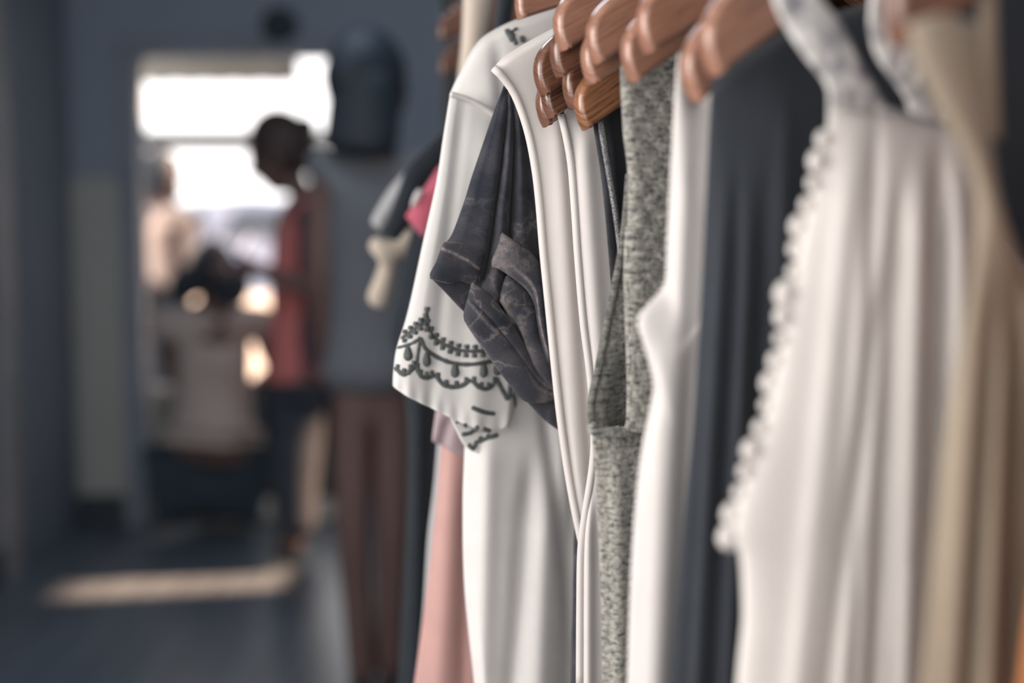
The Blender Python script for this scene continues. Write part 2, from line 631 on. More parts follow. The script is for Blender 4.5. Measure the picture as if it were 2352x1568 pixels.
# ------------------------------------------------------------------ room shell
def room():
    t = NT('plank_floor')
    v = t.coord('Object')
    br = t.n('ShaderNodeTexBrick')
    br.inputs['Scale'].default_value = 1.0
    br.inputs['Brick Width'].default_value = 0.12
    br.inputs['Row Height'].default_value = 1.4
    br.inputs['Mortar Size'].default_value = 0.003
    br.inputs['Color1'].default_value = (*srgb(102, 112, 123), 1)
    br.inputs['Color2'].default_value = (*srgb(92, 101, 112), 1)
    br.inputs['Mortar'].default_value = (*srgb(46, 40, 38), 1)
    t.l(v, br.inputs['Vector'])
    gr = t.noise(t.coord('Object', (60, 3, 1)), 1.0, 5)
    t.base(t.mix(gr, br.outputs[0], t.mix(1.0, br.outputs[0], (0.7, 0.7, 0.72), 'MULTIPLY')))
    fl = t.set(0.33, 0.5)

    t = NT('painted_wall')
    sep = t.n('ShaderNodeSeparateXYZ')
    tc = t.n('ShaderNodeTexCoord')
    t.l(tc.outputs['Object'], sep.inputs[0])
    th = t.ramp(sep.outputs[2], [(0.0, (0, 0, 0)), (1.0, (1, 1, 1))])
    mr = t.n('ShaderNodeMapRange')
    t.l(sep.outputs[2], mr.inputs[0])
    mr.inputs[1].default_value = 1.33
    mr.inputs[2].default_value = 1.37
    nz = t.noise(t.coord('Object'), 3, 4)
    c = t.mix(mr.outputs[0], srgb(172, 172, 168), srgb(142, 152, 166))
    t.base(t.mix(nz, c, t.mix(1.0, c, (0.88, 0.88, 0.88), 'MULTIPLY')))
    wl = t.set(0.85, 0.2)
    wside = plain('side_wall_paint', srgb(126, 135, 146), 0.85, 0.2, 0.06, 3)
    dark = plain('dark_skirting', srgb(58, 64, 72), 0.6, 0.3)
    ceil = plain('ceiling_paint', srgb(150, 154, 160), 0.9, 0.1)

    structure('floor', *box_vf(-1.9, 2.6, -1.8, 5.7, -0.1, 0), fl)
    dl, dr, dz = -1.425, -0.56, 1.81
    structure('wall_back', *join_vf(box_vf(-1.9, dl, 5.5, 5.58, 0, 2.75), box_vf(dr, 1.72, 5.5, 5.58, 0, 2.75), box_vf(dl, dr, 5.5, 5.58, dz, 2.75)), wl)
    # left wall with the side window (behind and left of the camera)
    structure('wall_left', *join_vf(box_vf(-1.9, -1.7, 0.75, 5.5, 0, 2.75), box_vf(-1.9, -1.7, -1.8, -1.4, 0, 2.75),
                                    box_vf(-1.9, -1.7, -1.4, 0.75, 0, 0.7), box_vf(-1.9, -1.7, -1.4, 0.75, 2.3, 2.75)), wside)
    structure('wall_right', *join_vf(box_vf(1.5, 1.7, -1.8, 4.97, 0, 2.75), box_vf(1.5, 1.7, 4.97, 5.33, 0, 1.95), box_vf(1.5, 1.7, 4.97, 5.33, 2.7, 2.75), box_vf(1.5, 1.7, 5.33, 5.5, 0, 2.75)), wside)  # high gap near the back added to let the sun onto the floor
    structure('wall_front', *join_vf(box_vf(-1.9, -1.7, -1.8, -1.6, 0, 2.75), box_vf(0.7, 1.7, -1.8, -1.6, 0, 2.75), box_vf(-1.7, 0.7, -1.8, -1.6, 0, 0.4), box_vf(-1.7, 0.7, -1.8, -1.6, 2.45, 2.75)), wside)
    structure('ceiling', *box_vf(-1.9, 1.72, -1.8, 5.58, 2.75, 2.85), ceil)
    structure('baseboard_back', *join_vf(box_vf(-1.7, dl - 0.09, 5.47, 5.5, 0, 0.12), box_vf(dr + 0.09, 1.5, 5.47, 5.5, 0, 0.12)), dark)
    structure('baseboard_left', *box_vf(-1.7, -1.675, 0.2, 4.76, 0, 0.12), dark)
    # doorway casing
    trimm = plain('door_casing_paint', srgb(126, 134, 146), 0.6, 0.3)
    structure('trim_1', *join_vf(box_vf(dl - 0.07, dl, 5.46, 5.5, 0, dz + 0.07), box_vf(dr, dr + 0.07, 5.46, 5.5, 0, dz + 0.07),
                                 box_vf(dl, dr, 5.46, 5.5, dz, dz + 0.07)), trimm)
    # a closed door in the left wall
    structure('door_1', *join_vf(box_vf(-1.70, -1.685, 3.75, 4.62, 0, 2.02), box_vf(-1.688, -1.675, 3.9, 4.47, 0.15, 0.95), box_vf(-1.688, -1.675, 3.9, 4.47, 1.1, 1.9)), wside)
    structure('trim_2', *join_vf(box_vf(-1.70, -1.655, 4.62, 4.74, 0, 2.1), box_vf(-1.70, -1.655, 3.63, 3.75, 0, 2.1), box_vf(-1.70, -1.655, 3.75, 4.62, 2.02, 2.1)),
              plain('casing_paint', srgb(136, 138, 142), 0.6, 0.3))
    wf = plain('window_frame_paint', srgb(190, 190, 188), 0.6, 0.3)
    structure('window_1', *join_vf(box_vf(-1.9, -1.84, -1.4, -1.34, 0.7, 2.3), box_vf(-1.9, -1.84, 0.69, 0.75, 0.7, 2.3), box_vf(-1.9, -1.84, -0.36, -0.30, 0.7, 2.3),
                                   box_vf(-1.9, -1.84, -1.4, 0.75, 0.7, 0.76), box_vf(-1.9, -1.84, -1.4, 0.75, 2.24, 2.3)), wf)
    # outside
    structure('ground', *box_vf(-14, 8, 5.7, 40, -0.16, -0.06), plain('pavement', srgb(176, 172, 166), 0.9, 0.1, 0.1, 2))
    t = plain('step_concrete', srgb(120, 120, 118), 0.9, 0.1)
    structure('trim_3', *box_vf(dl, dr, 5.5, 5.95, -0.06, 0.02), t)


room()


def outside():
    # shop awning over the doorway, pale canvas
    a = empty('awning', (-1.0, 5.95, 1.75), 'grey canvas awning edge hanging above the bright doorway', 'awning')
    cv = plain('awning_canvas', srgb(170, 168, 160), 0.9, 0.1)
    V, F = [], []
    n = 24
    for i in range(n + 1):
        x = -1.75 + 0.82 * i / n
        zz = 0.004 * math.sin(i * 1.7)
        V += [(x, 5.60, 2.25), (x, 6.25, 1.95 + zz * 0.4), (x, 6.27, 1.785 + zz)]
    for i in range(n):
        for k in range(2):
            q = i * 3 + k
            F.append((q, q + 1, q + 4, q + 3))
    mesh_obj('canvas', V, F, cv, a, solid=0.01)
    v, f = tube_vf([(-1.75, 6.26, 1.95), (-0.93, 6.26, 1.95)], 0.012, 10)
    mesh_obj('front_bar', v, f, M['rail_metal'], a)
    lw = empty('low_wall', (-1.0, 6.1, -0.06), 'low grey wall just outside the doorway behind the crouching person', 'wall')
    v, f = box_vf(-2.0, 0.3, 6.05, 6.2, -0.06, 0.42)
    mesh_obj('masonry', v, f, plain('low_wall_render', srgb(78, 80, 82), 0.9, 0.1), lw, smooth=False)
    v, f = box_vf(-2.03, 0.33, 6.02, 6.23, 0.42, 0.47)
    mesh_obj('coping', v, f, plain('coping_stone', srgb(92, 92, 90), 0.9, 0.1), lw, smooth=False)
    nb = empty('sun_blocker', (1.6, 7.4, -0.06), 'unseen grey wall added outside to keep the sun off the doorway', 'sun blocker')
    v, f = box_vf(0.45, 1.6, 5.60, 9.2, -0.06, 3.2)  # unseen block, added to shade the door jamb and near ground
    mesh_obj('wall', v, f, plain('blocker_render', srgb(150, 150, 148), 0.9, 0.1), nb, smooth=False)
    # a long bar of the shade structure outside
    br = empty('shade_bar', (-1.2, 6.6, 1.55), 'thin dark horizontal bar crossing the bright doorway outside', 'bar')
    v, f = tube_vf([(-1.82, 6.62, 1.555), (0.44, 6.62, 1.55)], 0.045, 12)
    mesh_obj('tube', v, f, M['rail_metal'], br)
    for x in (-1.82, 0.4):
        v, f = tube_vf([(x, 6.62, -0.06), (x, 6.62, 1.62)], 0.035, 12)
        mesh_obj('post', v, f, plain('pale_post', srgb(150, 152, 154), 0.6, 0.3), br)
    # parked car
    CX, CY = -3.6, 18.0
    c = empty('car', (CX, CY, -0.06), 'pale bluish car parked far off beyond the doorway', 'car')
    prof = [(-2.0, 0.35), (-2.05, 0.62), (-1.9, 0.86), (-1.0, 0.98), (-0.4, 1.42), (0.9, 1.46), (1.6, 1.05), (2.0, 0.98), (2.08, 0.6), (2.0, 0.35)]
    cv_ = catmull(prof, 6)
    ys = [(-0.82, 0.93), (-0.86, 1.0), (0.86, 1.0), (0.82, 0.93)]
    V = []
    for (y, s) in ys:
        for (x, z) in cv_:
            V.append((CX + x * s, CY + y, -0.06 + 0.35 + (z - 0.35) * s))
    m_ = len(cv_)
    F = [(k * m_ + i, k * m_ + i + 1, (k + 1) * m_ + i + 1, (k + 1) * m_ + i) for k in range(3) for i in range(m_ - 1)]
    F += [tuple(range(m_ - 1, -1, -1)), tuple(range(3 * m_, 4 * m_))]
    F += [(0, m_ - 1, 2 * m_ - 1, m_)[::-1]]
    mesh_obj('body', V, F, plain('car_paint', srgb(150, 164, 190), 0.3, 0.5, 0.03), c)
    gl = plain('car_glass', srgb(60, 68, 80), 0.15, 0.6)
    for (x0, x1) in ((-0.95, -0.05), (0.05, 1.05)):
        V = [(CX + x0 + 0.25, CY - 0.875, 1.30), (CX + x1 - 0.08, CY - 0.875, 1.30), (CX + x1, CY - 0.89, 0.96), (CX + x0, CY - 0.89, 0.96)]
        V += [(p[0], p[1] + 0.02, p[2]) for p in V]
        mesh_obj('side_window', V, [(0, 1, 2, 3), (7, 6, 5, 4), (0, 4, 5, 1), (1, 5, 6, 2), (2, 6, 7, 3), (3, 7, 4, 0)], gl, c, smooth=False)
    for x in (-1.25, 1.25):
        for y in (-0.78, 0.78):
            v, f = tube_vf([(CX + x, CY + y - 0.1, 0.26), (CX + x, CY + y + 0.1, 0.26)], 0.32, 24)
            mesh_obj('wheel', v, f, plain('tyre', srgb(44, 46, 50), 0.9, 0.1), c, smooth=False)
    # round fixture above the doorway
    p = at(645, 62, 5.42)
    fx = empty('wall_lamp', (p.x, 5.5, p.z), 'small dark round lamp on the wall above the doorway', 'lamp')
    v, f = tube_vf([(p.x, 5.5, p.z), (p.x, 5.47, p.z)], 0.05, 20)
    mesh_obj('back_plate', v, f, M['rail_metal'], fx)
    V, F = [], []
    ns, nr = 20, 8
    for j in range(nr + 1):
        a_ = math.pi / 2 * j / nr
        for k in range(ns):
            b_ = 2 * math.pi * k / ns
            V.append((p.x + 0.07 * math.cos(a_) * math.cos(b_), 5.47 - 0.06 * math.sin(a_), p.z + 0.07 * math.cos(a_) * math.sin(b_)))
    for j in range(nr):
        for k in range(ns):
            F.append((j * ns + k, j * ns + (k + 1) % ns, (j + 1) * ns + (k + 1) % ns, (j + 1) * ns + k))
    mesh_obj('dome', V, F, plain('dark_dome', srgb(50, 58, 66), 0.6, 0.3), fx)


outside()


# ------------------------------------------------------------------ rail
def rail():
    ry0, ry1 = -0.25, 2.15
    x0, x1 = RP[0] + RS * (ry0 - RP[1]), RP[0] + RS * (ry1 - RP[1])
    r = empty('clothes_rail', (x1, ry1, 0), 'dark metal rail that carries the row of wooden hangers and clothes', 'clothes rail')
    v, f = tube_vf([(x0, ry0, RAIL_Z), (x1, ry1, RAIL_Z)], 0.014, 16)
    mesh_obj('rod', v, f, M['rail_metal'], r)
    for (x, y) in ((x0, ry0), (x1, ry1)):
        v, f = tube_vf([(x, y, 0.03), (x, y, RAIL_Z + 0.02)], 0.014, 16)
        mesh_obj('post', v, f, M['rail_metal'], r)
        v, f = tube_vf([(x - 0.25, y - 0.06, 0.018), (x + 0.25, y + 0.06, 0.018)], 0.018, 14)
        mesh_obj('foot', v, f, M['rail_metal'], r)


rail()


# ------------------------------------------------------------------ hangers
def hanger(bx, by, d, label, slope=27, yaw=26, end=0.0295, thick=0.0112, wood='hanger_wood', group='wooden hangers on the rail'):
    """bx,by: where the lower corner of the arm's tip sits"""
    pl = Plane(bx, by, d, yaw)
    ut, zt = pl.uz(bx, by)
    half = -ut
    rise = math.tan(math.radians(slope)) * half
    zn = zt + rise
    # arm outline in (s along, t across) from the tip; slope eases towards the neck
    S = np.linspace(0, 1, 26)
    def axis(s):
        return np.array([ut + half * s, zt + rise * (s * 1.12 - 0.12 * s ** 2.2)])
    lower = [axis(s) for s in S]
    ang = math.atan(rise * 1.12 / half)
    a_ = np.array([math.cos(ang), math.sin(ang)]); b_ = np.array([-math.sin(ang), math.cos(ang)])
    P0 = lower[0]
    # tip: pointed lower corner, then a long quarter-round up to the top edge
    tip = [P0 + a_ * x + b_ * (y * end / 0.0285) for x, y in
           catmull([(0.0002, 0.0006), (0.0002, 0.005), (0.0012, 0.0100), (0.0030, 0.0150), (0.0060, 0.0196), (0.0112, 0.0238), (0.0185, 0.0268), (0.027, 0.0285)], 3)]
    upper = []
    for s in S[5:]:
        p = axis(s)
        th_ = end + 0.003 + 0.013 * s
        e = axis(min(1, s + 0.02)) - axis(max(0, s - 0.02))
        e /= np.linalg.norm(e)
        upper.append(p + np.array([-e[1], e[0]]) * th_)
    left = lower[::-1] + tip + upper[1:]          # from the middle bottom round the tip to the middle top
    left = np.array(left)
    right = left[::-1].copy(); right[:, 0] *= -1
    outl = np.vstack([left, right[1:-1]])
    root = empty('wooden_hanger', pl.w(0, zn), label, 'hanger', group)
    nrm = pl.nrm
    n = len(outl)
    bm = bmesh.new()
    fv = [bm.verts.new(pl.w(u, z) + nrm * (thick / 2) - root.location) for u, z in outl]
    bv = [bm.verts.new(pl.w(u, z) - nrm * (thick / 2) - root.location) for u, z in outl]
    bm.faces.new(fv)
    bm.faces.new(bv[::-1])
    for i in range(n):
        j = (i + 1) % n
        bm.faces.new((fv[j], fv[i], bv[i], bv[j]))
    bmesh.ops.remove_doubles(bm, verts=bm.verts, dist=1e-5)
    bmesh.ops.recalc_face_normals(bm, faces=bm.faces)
    ed = [e for e in bm.edges if len(e.link_faces) == 2 and any(len(f.verts) > 6 for f in e.link_faces)]
    bmesh.ops.bevel(bm, geom=ed, offset=0.0040, segments=4, profile=0.55, affect='EDGES')
    me = bpy.data.meshes.new('wooden_arms')
    bm.to_mesh(me); bm.free()
    ul = me.uv_layers.new(name='UVMap')
    ca, sa = math.cos(ang), math.sin(ang)
    for lp in me.loops:
        q = me.vertices[lp.vertex_index].co
        u = q.dot(pl.H); z = q.z
        ua = abs(u)
        ul.data[lp.index].uv = (-ua * ca + z * sa + half * 3.7 + bx * 0.013, (ua * sa + z * ca) + q.dot(nrm) * 0.7 + by * 0.017)
    me.materials.append(M[wood])
    me.polygons.foreach_set('use_smooth', [True] * len(me.polygons))
    o = bpy.data.objects.new('wooden_arms', me)
    COL.objects.link(o)
    o.parent = root
    sm = o.modifiers.new('wn', 'WEIGHTED_NORMAL')
    # steel hook from the neck over the rail
    c = pl.w(0, zn + 0.03)
    top = RAIL_Z
    pts = [c, c + Vector((0, 0, (top - c.z) * 0.5))]
    R_ = 0.0185
    side = pl.H
    for k in range(0, 15):
        a = -math.pi * 0.62 + math.pi * 1.42 * k / 14
        a = math.pi * 1.12 - math.pi * 1.25 * k / 14
        pts.append(Vector((pl.O.x, pl.O.y, top)) + side * (R_ * math.cos(a)) + Vector((0, 0, R_ * math.sin(a))))
    P = catmull([tuple(p) for p in pts], 4)
    v, f = tube_vf([Vector(p) for p in P], 0.0019, 8)
    mesh_obj('hook', v, f, M['steel'], root)
    return root


HG = [
    # bx, by, d, slope, label
    (1192, 46, 1.03, 17, 'highest wooden hanger, over the shoulder of the embroidered white dress'),
    (1250, 293, 0.942, 27, 'lowest of the wooden hangers in focus, its round tip under the others'),
    (1262, 274, 0.9285, 27, 'thin dark wooden hanger end wedged above the lowest tip'),
    (1246, 222, 0.915, 28, 'glossy round-tipped wooden hanger sticking out furthest left over the cream tank'),
    (1312, 252, 0.9015, 27, 'short wooden hanger tip squeezed between the round tip and the grained one'),
    (1341, 300, 0.888, 29, 'wooden hanger with sharp visible grain right above the black zip garment'),
    (1283, 180, 0.8745, 26, 'dark wooden hanger showing only its lower band below a blurred one'),
    (1292, 119, 0.861, 27, 'slightly blurred wooden hanger topping the cluster at its left edge'),
    (1356, 196, 0.832, 27, 'blurred wooden hanger whose pale tip lies right above the sharp-grained one'),
    (1368, 150, 0.815, 27, 'blurred wooden hanger with a pale curved tip behind the broad orange one'),
    (1452, 192, 0.785, 30, 'blurred orange-brown wooden hanger above the top of the grey knit vest'),
    (1486, 126, 0.752, 28, 'broad blurred wooden hanger with the pinkish highlight on its tip'),
    (1596, 238, 0.694, 33, 'small wooden hanger tip poking down in front of the narrow white top'),
    (1640, 178, 0.660, 32, 'large blurred wooden hanger over the long navy garment'),
    (2062, 112, 0.520, 27, 'very blurred purplish hanger nearest the camera over the beige dress'),
]
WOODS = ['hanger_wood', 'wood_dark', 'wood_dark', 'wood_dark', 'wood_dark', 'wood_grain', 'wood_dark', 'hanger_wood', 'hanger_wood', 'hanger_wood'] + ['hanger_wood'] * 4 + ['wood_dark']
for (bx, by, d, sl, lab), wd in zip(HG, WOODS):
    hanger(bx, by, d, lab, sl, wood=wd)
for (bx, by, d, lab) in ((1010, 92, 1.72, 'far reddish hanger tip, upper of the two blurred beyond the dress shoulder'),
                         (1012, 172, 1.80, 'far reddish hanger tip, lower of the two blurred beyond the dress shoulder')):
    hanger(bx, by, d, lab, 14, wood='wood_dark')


# ------------------------------------------------------------------ garments, far to near
def embroidered_dress():
    pl = Plane(1035, 215, 1.058)
    root = garment_root('embroidered_dress', pl, 0.5, 'white short-sleeved dress with dark grey embroidery round the sleeve hem', 'dress')
    fo = Folds(pl, [(1120, 1000, 1105, 1568, 26, 0.006), (1215, 1080, 1175, 1568, 20, -0.008), (1250, 1150, 1235, 1568, 26, 0.006), (1320, 1000, 1305, 1568, 22, -0.009),
                    (1140, 110, 1165, 300, 14, -0.006)])
    body = tube_garment('body', pl, [(1035, 215), (1052, 420), (1064, 700), (1070, 950), (1064, 1150), (1068, 1350), (1090, 1568)],
                        [(1035, 215), (1058, 165), (1098, 98), (1150, 62), (1220, 34), (1290, 10)], 0.5, M['white_cotton'], root, th=0.014, folds=fo)
    # sleeve: front and back layers, the hem of the back layer hangs lower
    L = [(1035, 215), (1020, 310), (1003, 420), (972, 560), (938, 715), (912, 800), (905, 850), (903, 885)]
    R = [(1150, 262), (1165, 450), (1175, 650), (1182, 800), (1184, 880), (1180, 935)]
    T = [(1035, 215), (1080, 232), (1150, 262)]
    B = [(903, 885), (930, 903), (1000, 938), (1060, 966), (1120, 985), (1160, 978), (1180, 935)]
    n0 = 0.016
    sf = Folds(pl, [(1062, 240, 1010, 720, 16, -0.0022), (1120, 300, 1100, 760, 30, 0.004), (960, 880, 930, 893, 300, 0.0)], 0.0)
    def env(W, V, U, Z):
        r = np.clip(np.minimum(W, 1 - W) / 0.12, 0, 1) ** 0.5
        return 0.010 * r * (0.3 + 0.7 * V) + 0.0007 * np.sin(W * 60) * sstep(V, 0.93, 1.0)
    sl = patch('sleeve', pl, L, R, T, B, M['white_cotton'], root, n0=n0, nfun=env, nu=60, nv=80, folds=sf)
    L2 = [(1035, 215), (1020, 310), (1003, 420), (972, 560), (938, 715), (912, 800), (905, 850), (905, 880)]
    B2 = [(905, 880), (960, 915), (1022, 945), (1045, 985), (1072, 1030), (1120, 1046), (1155, 1020), (1166, 985)]
    R2 = [(1150, 262), (1165, 450), (1175, 650), (1180, 800), (1175, 900), (1166, 985)]
    def envb(W, V, U, Z):
        r = np.clip(np.minimum(W, 1 - W) / 0.12, 0, 1) ** 0.5
        return -0.004 * r * (0.3 + 0.7 * V)
    bk = patch('sleeve_back', pl, L2, R2, T, B2, M['white_cotton'], root, n0=n0, nfun=envb, nu=50, nv=70)
    # shoulder seam
    ribbon('shoulder_seam', pl, [(1035, 216), (1070, 226), (1105, 243), (1140, 266)], 0.002, M['white_cotton'], sl, n0=n0 + 0.006, r=0.0022)

    # embroidery laid on the cloth
    bv = world_bvh([sl, bk, body])
    def on(px, py):
        r = ray(px, py)
        hit = bv.ray_cast(CAM, r.normalized())
        return hit[0] if hit[0] is not None else pl.w(*pl.uz(px, py, n0), n0)
    Vv, Ff = [], []
    def line(pts, w):
        nonlocal Vv, Ff
        P = catmull(pts, 8)
        pp = [on(*p) for p in P]
        n = len(pp)
        rr = [w * (0.6 if i in (0, n - 1) else 1) * (0.9 + 0.2 * rng.random()) for i in range(n)]
        v, f = tube_vf(pp, rr, 6)
        Vv, Ff = join_vf((Vv, Ff), (v, f))
    def dot(px, py, rx, ry, ang=0.0):
        c_, s_ = math.cos(ang), math.sin(ang)
        line([(px - s_ * ry * -1 * t * 1.0, py + c_ * ry * t) for t in (-1, -0.5, 0, 0.5, 1)], rx * 0.00032)
    k = 0.00043
    vine_l = [(922, 778), (943, 762), (958, 750), (972, 738), (979, 727), (978, 709)]
    vine_r = [(976, 738), (984, 753), (994, 772), (1013, 787), (1038, 799), (1062, 805), (1098, 806), (1135, 802)]
    line(vine_l, 4 * k); line(vine_r, 4 * k)
    for P, step in ((vine_l, 15), (vine_r, 19)):
        Q = catmull(P, 10)
        s = np.concatenate([[0], np.cumsum(np.linalg.norm(np.diff(Q, axis=0), axis=1))])
        for t in np.arange(10, s[-1], step):
            x, y = np.interp(t, s, Q[:, 0]), np.interp(t, s, Q[:, 1])
            line([(x + 1, y - 15), (x + 1, y - 10), (x, y - 5)], 5.2 * k)
            line([(x, y + 5), (x - 1, y + 10), (x - 1, y + 15)], 5.4 * k)
    line([(914, 799), (940, 791), (955, 783), (965, 774)], 3.6 * k)
    line([(965, 775), (977, 801), (1001, 818), (1038, 833), (1086, 836), (1140, 826)], 4.4 * k)
    line([(965, 777), (960, 805), (956, 838)], 3.6 * k)
    for (x, y) in ((937, 812), (979, 825), (1044, 850), (1109, 850), (1141, 845)):
        Vv, Ff = join_vf((Vv, Ff), tube_vf([on(x, y + t) for t in (-17, -13, -6, 2, 9, 14, 17)], [0.0012, 0.0022, 0.0029, 0.0035, 0.0035, 0.0026, 0.0010], 8))
    sc = [[(908, 845), (928, 859), (945, 848), (954, 836)], [(955, 838), (965, 862), (982, 867), (999, 859)],
          [(999, 859), (1016, 881), (1038, 888), (1062, 884), (1081, 871)], [(1081, 871), (1098, 887), (1113, 893), (1130, 885), (1138, 868)],
          [(1138, 866), (1154, 898), (1166, 914), (1171, 876)], [(1175, 905), (1180, 922), (1181, 935)]]
    for c in sc:
        line(c, 4.6 * k)
    for c in sc[:4]:
        Q = catmull(c, 10)
        for t in (0.12, 0.35, 0.6, 0.85):
            x, y = Q[int(t * (len(Q) - 1))]
            line([(x + 1, y - 14), (x, y - 8), (x, y - 2)], 4.6 * k)
    # back layer and shoulder sprigs
    for c in ([(1048, 966), (1052, 970)], [(1066, 972), (1070, 980)], [(1059, 998), (1081, 993), (1098, 978)], [(1108, 984), (1127, 990)],
              [(1088, 1017), (1122, 1005), (1144, 998)], [(1074, 1019), (1086, 1029), (1093, 1015)], [(1100, 1002), (1104, 1010)], [(1118, 997), (1122, 1005)],
              [(1082, 935), (1110, 946), (1136, 950)]):
        line(c, 4.6 * k)
    e = mesh_obj('embroidery', Vv, Ff, M['thread'], sl)
    e['label'] = 'dark grey vine and scallop embroidery'
    Vv, Ff = [], []
    for c in ([(1160, 76), (1172, 74)], [(1180, 68), (1184, 72)], [(1172, 82), (1180, 86)], [(1178, 98), (1186, 96)], [(1194, 92), (1204, 90)], [(1166, 72), (1178, 96)]):
        line(c, 7 * k)
    e = mesh_obj('embroidery', Vv, Ff, M['thread'], body)
    e['label'] = 'dark grey embroidered sprig'
    return root


def pink_tunic():
    pl = Plane(1000, 1000, 1.20)
    root = garment_root('pink_tunic', pl, 0.35, 'dusty pink long tunic with a mauve cuff behind the embroidered sleeve', 'tunic')
    fo = Folds(pl, [(1040, 1000, 1010, 1568, 30, 0.005), (1075, 1100, 1060, 1568, 16, -0.004)])
    tube_garment('body', pl, [(1045, 420), (1030, 700), (1016, 1000), (1003, 1150), (985, 1320), (953, 1568)], [(1045, 420), (1100, 330), (1200, 260), (1300, 210)], 0.35,
                 M['pink_cotton'], root, th=0.014, folds=fo)
    cu = patch('cuff', pl, [(1012, 860), (1004, 930), (995, 995), (993, 1013)], [(1090, 880), (1090, 960), (1085, 1020), (1078, 1052)],
               [(1012, 860), (1050, 866), (1090, 880)], [(993, 1013), (1020, 1026), (1050, 1042), (1078, 1052)], M['mauve_cotton'], root, n0=0.022, bulge=0.006, nu=24, nv=30,
               folds=Folds(pl, [(1030, 950, 1010, 1030, 14, -0.004)]))
    cu['label'] = 'mauve sleeve cuff'
    g = Plane(1000, 1100, 1.28)
    r2 = garment_root('grey_blouse', g, 0.45, 'pale grey garment showing as a thin strip left of the pink tunic', 'top')
    tube_garment('body', g, [(1040, 500), (1020, 800), (1001, 1080), (984, 1230), (973, 1400), (955, 1568)], [(1040, 500), (1100, 400), (1200, 330), (1300, 280)], 0.45, M['grey_cotton'], r2, th=0.010)


